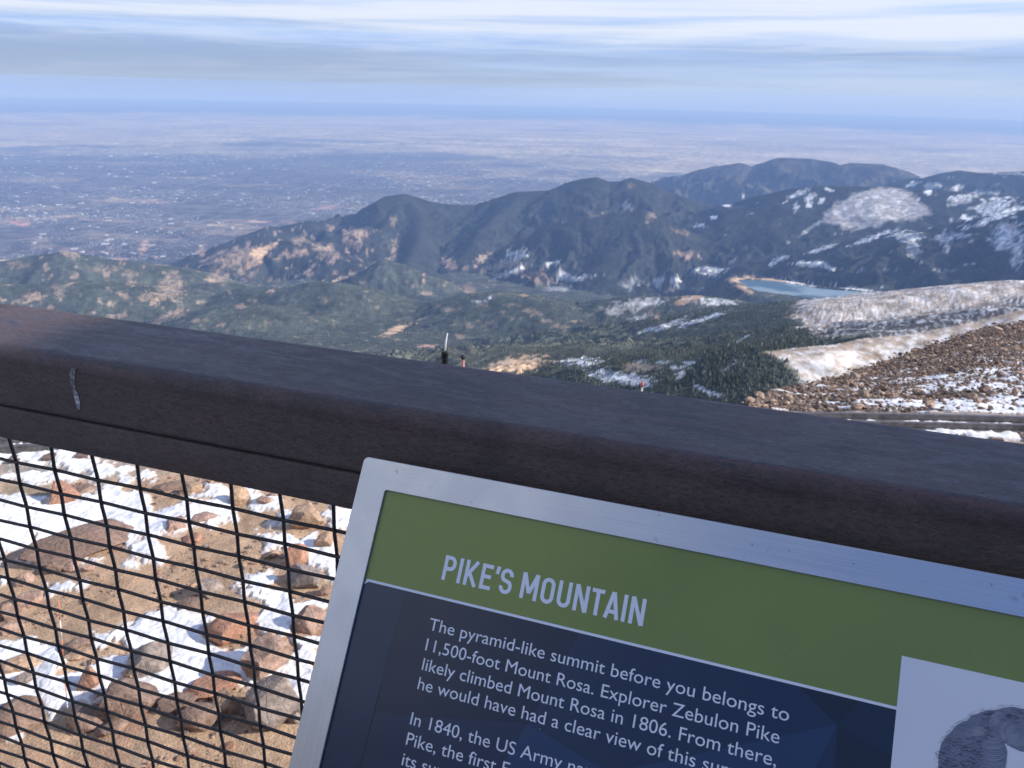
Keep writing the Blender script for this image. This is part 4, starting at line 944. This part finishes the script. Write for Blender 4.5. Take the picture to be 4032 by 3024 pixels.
def rounded(n0, n1, z0, z1, rt_, rb, seg=8):
    P = []
    for cx_, cz, r_, a0 in ((n1 - rt_, z1 - rt_, rt_, 0), (n0 + rt_, z1 - rt_, rt_, 90), (n0 + rb, z0 + rb, rb, 180), (n1 - rb, z0 + rb, rb, 270)):
        for k in range(seg + 1):
            a_ = R(a0 + 90 * k / seg); P.append(np.array([0, cx_ + r_ * math.cos(a_), cz + r_ * math.sin(a_)]))
    return P
def tube_bar(name, n0, n1, z0, z1, rt_, rb, s0, s1, mat, par, seg=8):
    return sharp(MB().extrude(rounded(n0, n1, z0, z1, rt_, rb, seg), (s0, 0, 0), (s1, 0, 0)).build(name, mat, par), 30)
SL, SR = -5.0, 4.6
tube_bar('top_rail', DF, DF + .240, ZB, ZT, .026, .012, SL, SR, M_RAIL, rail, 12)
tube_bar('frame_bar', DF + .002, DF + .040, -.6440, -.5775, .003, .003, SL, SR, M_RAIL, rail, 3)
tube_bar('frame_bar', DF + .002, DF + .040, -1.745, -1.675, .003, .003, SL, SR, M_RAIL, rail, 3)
for s in (-2.55, 1.35):
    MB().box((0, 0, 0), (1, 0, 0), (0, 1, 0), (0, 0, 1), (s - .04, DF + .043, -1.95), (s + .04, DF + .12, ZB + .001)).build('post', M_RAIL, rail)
# woven crimped wire
a_ = .1016; P0 = a_ * np.array([-9.52921, 13.2026, -6.9272]); s0 = P0 @ D; nm_ = P0 @ N; z0_ = P0[2]; bz_ = .48856 * a_
t = NT('dark_wire'); v = t.coord('Object'); M_WIRE = t.base(t.mix(t.ramp(t.noise(v, 90, 4), .35, .7), (.030, .026, .026), (.065, .052, .046)), .5, .45)
mb = MB(); AMP, WR = .0014, .0034
i0, i1 = int((SL - s0) / a_) + 1, int((SR - s0) / a_); j0, j1 = -1, int((z0_ + 1.69) / bz_)
def tri_pts(k0, k1, f):
    P = []
    for k in range(k0, k1 + 1):
        for o in (-.16, 0, .16): P.append(f(k + o, (1 if k % 2 else -1) * (1 if o == 0 else .80)))
    return P
for i in range(i0, i1 + 1):
    mb.tube(tri_pts(j0, j1, lambda j, q: np.array([s0 + i * a_, nm_ + AMP * q * (1 if i % 2 else -1), z0_ - j * bz_])), WR, 7)
for j in range(0, j1 + 1):
    mb.tube(tri_pts(i0, i1, lambda i, q: np.array([s0 + i * a_, nm_ - AMP * q * (1 if j % 2 else -1), z0_ - j * bz_])), WR, 7)
mb.build('wire_mesh', M_WIRE, rail, True)
# dried drip on the face of the handrail
def on_face(u, v):
    d = ray(np.array(float(u)), np.array(float(v))); X = d * ((DF - .0007) / (d @ N)); return np.array([X @ D, DF - .0007, X[2]])
mb = MB(); pth = [(291, 1448, 9), (284, 1470, 10), (285, 1500, 9), (292, 1530, 7), (300, 1560, 9), (308, 1590, 8), (309, 1612, 5)]
V_ = []
for u, v_, w_ in pth: V_ += [on_face(u - w_, v_), on_face(u + w_, v_ + 2)]
mb.add(V_, [(2 * i, 2 * i + 1, 2 * i + 3, 2 * i + 2) for i in range(len(pth) - 1)])
o = mb.build('dried_drip', None, rail)
set_col(o.data, np.repeat(np.array([(.26, .25, .24), (.34, .33, .32), (.30, .29, .28), (.24, .23, .22), (.50, .50, .51), (.72, .72, .74), (.26, .25, .24)]), 2, 0))
t = NT('dried_drip'); v = t.coord('Object'); o.data.materials.append(t.base(t.mix(1.0, t.attr(), t.mix(t.ramp(t.noise(v, 160, 4), .35, .65), (.5, .5, .5), (1.2, 1.2, 1.2)), 'MULTIPLY'), .8, .2))

# ================================================================== interpretive panel
AZS, TILT = R(18.8), R(56)
d2 = np.array([math.cos(AZS), -math.sin(AZS), 0]); n2 = np.array([math.sin(AZS), math.cos(AZS), 0])
wdn = math.cos(TILT) * (-n2) - math.sin(TILT) * Z; NP = np.cross(d2, -wdn)
v0_ = ray(np.array(1435.), np.array(1796.)); O_ = v0_ * .905 / (v0_ @ n2)
sign = empty('information_panel')
sign.matrix_world = Matrix(((d2[0], -wdn[0], NP[0], O_[0]), (d2[1], -wdn[1], NP[1], O_[1]), (d2[2], -wdn[2], NP[2], O_[2]), (0, 0, 0, 1)))
tag(sign, 'tilted information panel with steel frame, green heading band and white lettering on navy', 'information panel')
def pan(u, v):
    d = ray(np.array(float(u)), np.array(float(v))); X = d * ((O_ @ NP) / (d @ NP)) - O_; return (X @ d2, X @ wdn)
PW, PH = 1.24, .62; IX, IY = .0455, .0430
def ring(x0, y0, x1, y1, r_, seg=6):
    P = []
    for cx_, cy_, a0 in ((x1 - r_, y0 + r_, 0), (x0 + r_, y0 + r_, 90), (x0 + r_, y1 - r_, 180), (x1 - r_, y1 - r_, 270)):
        for k in range(seg + 1):
            a = R(a0 + 90 * k / seg); P.append((cx_ + r_ * math.cos(a), -(cy_ - r_ * math.sin(a))))
    return P
mb = MB(); e_ = .0008
rings = [(ring(e_ * .0, 0, PW, PH, .008), -.014), (ring(0, 0, PW, PH, .008), -e_), (ring(e_, e_, PW - e_, PH - e_, .0075), 0),
         (ring(IX - e_, IY - e_, PW - IX + e_, PH - IY + e_, .0042), 0), (ring(IX, IY, PW - IX, PH - IY, .0036), -e_), (ring(IX, IY, PW - IX, PH - IY, .0036), -.014)]
n_ = len(rings[0][0]); V_ = [(x, y, h) for rg, h in rings for x, y in rg]
mb.add(V_, [(a * n_ + k, a * n_ + (k + 1) % n_, ((a + 1) % 6) * n_ + (k + 1) % n_, ((a + 1) % 6) * n_ + k) for a in range(6) for k in range(n_)])
t = NT('brushed_steel')
vx = t.coord('Object', (4, 900, 900)); vy = t.coord('Object', (900, 4, 900)); v = t.coord('Object')
sx_ = t.node('ShaderNodeSeparateXYZ'); t.l.new(v, sx_.inputs[0])
side = t.math('LESS_THAN', sx_.outputs[0], t.math('ADD', t.math('MULTIPLY', sx_.outputs[1], -1.0), 0.001))
br_ = t.mix(side, t.noise(vx, 1, 3, .6), t.noise(vy, 1, 3, .6))
sm = t.noise(v, 9, 4, .6); spt = t.noise(v, 120, 2, .5); spt2 = t.noise(v, 24, 3, .6)
c = t.mix(t.ramp(br_, .3, .7), (.52, .53, .54), (.64, .645, .65))
c = t.mix(t.math('MULTIPLY', t.ramp(spt, .70, .78), .6), c, (.16, .15, .14))
c = t.mix(t.math('MULTIPLY', t.math('MULTIPLY', t.ramp(spt2, .66, .74), t.ramp(spt, .40, .55)), .5), c, (.25, .23, .20))
t.bump(br_, .06, .0004)
M_BRUSH = t.base(c, t.math('ADD', t.ramp(br_, .3, .7, .30, .42), t.ramp(sm, .35, .7, -.03, .06)), .5, 1.0)
sharp(mb.build('frame', M_BRUSH, sign), 25)
HP = -.0045
def sheet(name, polys, mats, par, h):
    """flat printed sheet made of polygons in panel coordinates (x right, y down)"""
    V_, F_, mi = [], [], []
    for k, (pl, m) in enumerate(polys):
        b = len(V_); V_ += [(x, -y, h) for x, y in pl]; F_.append(tuple(range(b, b + len(pl)))); mi.append(m)
    me = bpy.data.meshes.new(name); me.from_pydata(V_, [], F_); me.update()
    for p in me.polygons:
        p.material_index = mi[p.index]
        if p.normal.z < 0: p.flip()
    for m in mats: me.materials.append(m)
    o = bpy.data.objects.new(name, me); COL.objects.link(o); o.parent = par; return o
def m_print(name, c, rough=.24, spec=.65, var=.05):
    t = NT(name); v = t.coord('Object')
    dust = t.noise(v, 190, 2, .5); g = t.noise(v, 5, 3)
    cc = t.mix(t.ramp(g, .3, .7), tuple(x * (1 - var) for x in c), tuple(x * (1 + var) for x in c))
    cc = t.mix(t.ramp(dust, .795, .81), cc, (.5, .5, .5))
    return t.base(cc, t.ramp(g, .3, .7, rough - .03, rough + .05), spec)
M_GREEN = m_print('printed_green', (.205, .265, .048))
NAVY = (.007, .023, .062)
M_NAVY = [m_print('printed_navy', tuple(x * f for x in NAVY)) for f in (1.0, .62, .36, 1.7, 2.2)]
M_INK = m_print('printed_white', (.82, .85, .90), .4, .4, .03)
XA, XB, YA, YB, YD = IX - .004, PW - IX + .004, IY - .004, PH - IY + .004, .1735
sheet('header_band', [([(XA, YA), (XB, YA), (XB, YD), (XA, YD)], 0)], [M_GREEN], sign, HP)
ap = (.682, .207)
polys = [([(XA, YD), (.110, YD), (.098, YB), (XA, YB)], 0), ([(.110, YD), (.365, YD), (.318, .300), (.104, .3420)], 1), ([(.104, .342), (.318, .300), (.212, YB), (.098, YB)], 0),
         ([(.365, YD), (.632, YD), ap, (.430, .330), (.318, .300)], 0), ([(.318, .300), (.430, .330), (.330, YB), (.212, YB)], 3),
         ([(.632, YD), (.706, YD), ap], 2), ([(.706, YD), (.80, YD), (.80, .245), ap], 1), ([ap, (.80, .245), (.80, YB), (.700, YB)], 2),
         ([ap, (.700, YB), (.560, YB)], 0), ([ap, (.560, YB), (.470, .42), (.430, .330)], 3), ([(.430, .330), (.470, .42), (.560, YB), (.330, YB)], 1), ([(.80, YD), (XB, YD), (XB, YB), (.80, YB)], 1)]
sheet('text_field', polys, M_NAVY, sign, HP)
sheet('divider_line', [([(.0485, .1710), (.7432, .1718), (.7432, .1752), (.0515, .1745), (.0462, .1790), (.0462, .1765)], 0)], [M_INK], sign, HP + .0003)
# heading, drawn as bold condensed strokes
TS = .162
def arc(cx_, cy_, r_, a0, a1, n=6): return [(cx_ + r_ * math.cos(R(a0 + (a1 - a0) * k / n)), cy_ + r_ * math.sin(R(a0 + (a1 - a0) * k / n))) for k in range(n + 1)]
def glyph(ch):
    h = TS / 2
    Wd = {'P': .56, 'I': TS, 'K': .60, 'E': .50, "'": .17, 'S': .56, 'M': .74, 'O': .57, 'U': .57, 'N': .60, 'T': .52, 'A': .62}[ch]
    l, r_, b, tp = h, Wd - h, h, 1 - h; rd = min(.20, (r_ - l) / 2)
    if ch == 'P': S_ = [[(l, 0), (l, 1)], [(l, tp)] + arc(r_ - rd, tp - rd, rd, 90, 0) + arc(r_ - rd, .47 + rd, rd, 0, -90) + [(l, .47)]]
    elif ch == 'I': S_ = [[(l, 0), (l, 1)]]
    elif ch == 'K': S_ = [[(l, 0), (l, 1)], [(l, .34), (r_ + .01, 1)], [(l + .13, .52), (r_ + .02, 0)]]
    elif ch == 'E': S_ = [[(l, 0), (l, 1)], [(l, tp), (Wd, tp)], [(l, .51), (Wd - .05, .51)], [(l, b), (Wd, b)]]
    elif ch == "'": S_ = [[(.10, 1), (.06, .70)]]
    elif ch == 'S': S_ = [[(r_, .70)] + arc(r_ - rd, tp - rd, rd, 0, 90) + arc(l + rd, tp - rd, rd, 90, 180) + arc(l + rd, .70, rd, 180, 235, 4) + arc(r_ - rd, .31, rd, 55, 0, 4) + arc(r_ - rd, b + rd, rd, 0, -90) + arc(l + rd, b + rd, rd, -90, -180) + [(l, .30)]]
    elif ch == 'M': S_ = [[(l, 0), (l, 1)], [(r_, 0), (r_, 1)], [(l + .01, 1), (Wd / 2, .24)], [(Wd / 2, .24), (r_ - .01, 1)]]
    elif ch == 'O': S_ = [arc(r_ - rd, tp - rd, rd, 0, 90) + arc(l + rd, tp - rd, rd, 90, 180) + arc(l + rd, b + rd, rd, 180, 270) + arc(r_ - rd, b + rd, rd, 270, 360) + [(r_, tp - rd)]]
    elif ch == 'U': S_ = [[(l, 1)] + arc(l + rd, b + rd, rd, 180, 270) + arc(r_ - rd, b + rd, rd, 270, 360) + [(r_, 1)]]
    elif ch == 'N': S_ = [[(l, 0), (l, 1)], [(r_, 0), (r_, 1)], [(l + .01, 1), (r_ - .01, 0)]]
    elif ch == 'T': S_ = [[(Wd / 2, 0), (Wd / 2, tp)], [(0, tp), (Wd, tp)]]
    elif ch == 'A': S_ = [[(h * .9, 0), (Wd / 2 - .01, 1)], [(Wd / 2 + .01, 1), (Wd - h * .9, 0)], [(.16, .27), (Wd - .16, .27)]]
    return Wd, S_
def ribbon(mb, pts, w, h, closed=False, ws=None):
    P = [np.array(p, float) for p in pts]
    P = [P[0]] + [P[k] for k in range(1, len(P)) if np.linalg.norm(P[k] - P[k - 1]) > 1e-9]
    V_ = []; n = len(P)
    for k, p in enumerate(P):
        a = P[k] - P[k - 1] if k > 0 else P[1] - P[0]; b = P[k + 1] - P[k] if k < n - 1 else P[-1] - P[-2]
        if closed and k in (0, n - 1): a = P[-1] - P[-2]; b = P[1] - P[0]
        a = a / np.linalg.norm(a); b = b / np.linalg.norm(b); m = np.array([-(a + b)[1], (a + b)[0]]); m /= np.linalg.norm(m) + 1e-9
        ww = (w if ws is None else ws[min(k, len(ws) - 1)]) / 2 / max(.4, m @ np.array([-a[1], a[0]]))
        V_ += [(p[0] + m[0] * ww, p[1] + m[1] * ww, h), (p[0] - m[0] * ww, p[1] - m[1] * ww, h)]
    mb.add(V_, [(2 * i, 2 * i + 1, 2 * i + 3, 2 * i + 2) for i in range(n - 1)])
mb = MB(); x = 0; gap = .135; out = []
for ch in "PIKE'S MOUNTAIN":
    if ch == ' ': x += .25; continue
    wd2, st2 = glyph(ch); k_ = .06 if ch in "'" else gap
    if ch == 'A' or ch == 'T': x -= .035
    out.append((x, st2)); x += wd2 + k_
    if ch == 'A' or ch == 'T': x -= .035
tot = x - gap; T0, T1, TY0, TY1 = .1588, .4420, .1143, .1486
kx, ky = (T1 - T0) / tot, TY1 - TY0; hh_ = 0
for gx0, st2 in out:
    for s_ in st2:
        hh_ = (hh_ + 1) % 4
        ribbon(mb, [(T0 + (gx0 + p[0]) * kx, -TY1 + p[1] * ky) for p in s_], TS * kx * .98, HP + .0003 + .00005 * hh_)
mb.build('heading_lettering', M_INK, sign)
# body text in the built-in typeface, set line by line to the measured width
def text_mesh(txt):
    cu = bpy.data.curves.new('t', 'FONT'); cu.body = txt; cu.size = 1.0; cu.resolution_u = 4
    ob = bpy.data.objects.new('t', cu); COL.objects.link(ob); bpy.context.view_layer.update()
    dg = bpy.context.evaluated_depsgraph_get(); me = ob.evaluated_get(dg).to_mesh()
    V_ = np.array([v.co[:] for v in me.vertices]); F_ = [tuple(p.vertices) for p in me.polygons]
    ob.evaluated_get(dg).to_mesh_clear(); bpy.data.objects.remove(ob); bpy.data.curves.remove(cu); return V_, F_
capV, _ = text_mesh('I'); cap = capV[:, 1].max() - capV[:, 1].min()
LINES = [("The pyramid-like summit before you belongs to", .1563, .6290, .2176), ("11,500-foot Mount Rosa. Explorer Zebulon Pike", .1578, .6215, .2450), ("likely climbed Mount Rosa in 1806. From there,", .1590, .6213, .2708), ("he would have had a clear view of this summit.", .1588, None, .2961),
         ("In 1840, the US Army named", .1590, None, .3420), ("Pike, the first E", .1594, None, .3678), ("its sum", .1596, None, .3937)]
sy_ = .0157 / cap; sxs = []
mb = MB()
for txt, xl, xr, yb in LINES:
    if txt.startswith('In 1840'): mb.build('paragraph_lettering', M_INK, sign); mb = MB()
    V_, F_ = text_mesh(txt); x0_, x1_ = V_[:, 0].min(), V_[:, 0].max()
    k_ = (xr - xl) / (x1_ - x0_) if xr else float(np.mean(sxs)); sxs.append(k_)
    mb.add([(xl + (p[0] - x0_) * k_, -yb + p[1] * sy_, HP + .0003) for p in V_], F_)
print('text scale', sy_, sxs)
mb.build('paragraph_lettering', M_INK, sign)
# portrait print: white card with an engraved head of curly hair
M_CARD = m_print('printed_card', (.78, .80, .84), .35, .45, .02); M_ENG = m_print('engraving_ink', (.028, .034, .06), .45, .3); M_HALF = m_print('engraving_halftone', (.55, .58, .65), .45, .3)
port = sheet('portrait_card', [([(.743, .1140), (XB, .1140), (XB, .52), (.743, .52)], 0)], [M_CARD], sign, HP + .0004)
def cp(x, y): q = pan(3400 + x * .2857, 2550 + y * .2857); return (q[0], q[1])
hair = [(1035, 1760), (1045, 1500), (1085, 1330), (1150, 1240), (1215, 1170), (1290, 1085), (1370, 1035), (1450, 1010), (1500, 945), (1600, 915), (1690, 875), (1850, 865), (1960, 832), (2080, 822), (2212, 850), (2420, 900), (2640, 1010), (2800, 1200), (2880, 1450), (2900, 1760),
        (2720, 1760), (2660, 1560), (2480, 1470), (2300, 1460), (2180, 1440), (2060, 1385), (1960, 1320), (2000, 1440), (1985, 1600), (1950, 1760)]
M_TONE = m_print('engraving_tone', (.21, .23, .30), .45, .3)
o = sheet('hair_drawing', [([cp(*p) for p in hair], 0)], [M_TONE], port, HP + .0006)
bm = bmesh.new(); bm.from_mesh(o.data); bmesh.ops.triangulate(bm, faces=bm.faces[:]); bm.to_mesh(o.data); bm.free()
mbl, mbd = MB(), MB(); hl = HP + .0008
def curl(mb, c0, r_, a0, a1, n, wpx, ecc=.7, rot=0, h=hl):
    P = []
    for k in range(n + 1):
        f_ = k / n; a = R(a0 + (a1 - a0) * f_); rr2 = r_; ex, ey = rr2 * math.cos(a), rr2 * ecc * math.sin(a); c_, s_ = math.cos(R(rot)), math.sin(R(rot))
        q = cp(c0[0] + ex * c_ - ey * s_, c0[1] + ex * s_ + ey * c_); P.append((q[0], -q[1]))
    ws = [wpx * 2.4e-5 * math.sin(PI * (k + .35) / (n + .7)) for k in range(n + 1)]
    ribbon(mb, P, 0, h + random.random() * .00015, ws=ws)
rs = random.Random(4)
for k in range(16): curl(mbl, (2110, 1180), 30 + k * 13, rs.uniform(-60, 20), rs.uniform(150, 320), 14, rs.uniform(6, 14), .8, 20)         # big curl
for k in range(14): curl(mbl, (1900, 1060), 40 + k * 9, rs.uniform(140, 175), rs.uniform(240, 300), 12, rs.uniform(5, 12), 1.1, 0)
for k in range(15): curl(mbl, (1560 + rs.uniform(-20, 20), 1060 + k * 5), 120 + k * 6, rs.uniform(10, 40), rs.uniform(110, 150), 12, rs.uniform(5, 10), .45, 0)
for k in range(20): curl(mbl, (1790, 1200 + k * 27), 165 + rs.uniform(-20, 25), rs.uniform(-10, 20), rs.uniform(110, 150), 14, rs.uniform(7, 15), .45, 4)   # combed side
for k in range(70):
    x_, y_ = rs.uniform(1090, 1900), rs.uniform(1120, 1760)
    if x_ < 1250 and y_ < 1250: continue
    curl(mbl, (x_, y_), rs.uniform(15, 50), rs.uniform(0, 90), rs.uniform(120, 260), 8, rs.uniform(3, 6), .5, rs.uniform(-40, 40))
for k in range(26): curl(mbl, (2350 + k * 14, 1290 + rs.uniform(-30, 60)), rs.uniform(120, 220), 190, 290, 10, rs.uniform(4, 9), .5, 15)
def inside(x, y):
    c_ = False
    for (x1, y1), (x2, y2) in zip(hair, hair[1:] + hair[:1]):
        if (y1 > y) != (y2 > y) and x < (x2 - x1) * (y - y1) / (y2 - y1) + x1: c_ = not c_
    return c_
for k in range(1300):                                                       # dense engraved strokes, thicker in the dark mass at the temple
    x_, y_ = rs.uniform(1050, 2880), rs.uniform(840, 1750)
    if not inside(x_, y_) or not inside(x_ + 25, y_ + 25): continue
    dark_ = 1.0 if (x_ < 1640 and y_ > 1230) or (1640 < x_ < 1800 and y_ < 1250) or (x_ > 1950 and y_ < 1020) else .5
    if rs.random() > dark_: continue
    curl(mbd, (x_, y_), rs.uniform(25, 70), rs.uniform(0, 60), rs.uniform(110, 220), 8, rs.uniform(9, 18) * dark_ ** 1.5, rs.uniform(.3, .7), rs.uniform(-25, 35), hl - .0001)
for p, q in zip(hair[:19], hair[1:20]):                                    # wispy outline
    for k in range(7):
        f_ = k / 7; x_, y_ = p[0] + (q[0] - p[0]) * f_, p[1] + (q[1] - p[1]) * f_
        curl(mbd, (x_ + rs.uniform(-15, 25), y_ + rs.uniform(-10, 30)), rs.uniform(25, 60), rs.uniform(150, 220), rs.uniform(250, 320), 8, rs.uniform(4, 8), .8, rs.uniform(-30, 30))
mbl.build('curl_highlights', M_HALF, port); mbd.build('outline_strokes', M_ENG, port); mbd = MB()
for k in range(12): curl(mbd, (1830, 1240 + k * 42), 175, rs.uniform(-25, 0), rs.uniform(70, 120), 12, rs.uniform(4, 8), .4, 4, hl + .0002)
mbd.build('curl_strokes', M_ENG, port)
# brackets that carry the panel from the railing
for x_ in (.30, 1.0):
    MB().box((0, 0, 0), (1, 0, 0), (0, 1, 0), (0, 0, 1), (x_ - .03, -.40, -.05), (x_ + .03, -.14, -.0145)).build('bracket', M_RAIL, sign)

# ================================================================== deck and building
t = NT('deck_concrete'); v = t.coord('Object'); f1 = t.noise(v, 14, 6, .7); t.bump(f1, .3, .01)
M_DECK = t.base(t.mix(t.ramp(f1, .3, .7), (.27, .255, .24), (.35, .335, .31)), .9, .2)
mb = MB().box((0, 0, 0), D, N, Z, (-9, -8, -1.96), (15, .985, DECK_Z)).box((0, 0, 0), D, N, Z, (-9, -8, -9.0), (15, .60, -1.962))
tag(mb.build('deck', M_DECK), kind='structure')
sh = np.array([-.858, 1.42, ZT]); kq = (3.55 - ZT) / SUN[2]; eg = sh + SUN * kq; s_e = float(eg @ D)
bld = empty('visitor_building', tuple(rp(s_e + 3, -3, DECK_Z))); tag(bld, 'tan stone visitor building with a flat overhanging roof at the end of the deck', 'building')
t = NT('tan_stone'); v = t.coord('Object'); f1 = t.noise(v, 6, 5, .6); t.bump(f1, .4, .02)
M_STONE = t.base(t.mix(t.ramp(f1, .3, .7), (.30, .24, .19), (.42, .34, .27)), .9, .2)
# the shadow's edge on the handrail runs almost square to it: so does the eave
ev = np.array([.0592, .2026, 0]); ev /= np.linalg.norm(ev); en = np.array([ev[1], -ev[0], 0])
child(MB().box(eg * np.array([1, 1, 0]), en, ev, Z, (0, -9, 3.25), (11, .75, 3.55)).build('roof', M_STONE), bld)
child(MB().box(eg * np.array([1, 1, 0]), en, ev, Z, (4.2, -8.5, DECK_Z), (10.5, .10, 3.248)).build('wall', M_STONE), bld)
child(MB().box((0, 0, 0), D, N, Z, (-14, -4.4, DECK_Z), (s_e + 1.5, -4.0, .75)).build('added_rear_wall', M_STONE), bld)  # unseen low wall, added behind the camera to darken the handrail's reflections
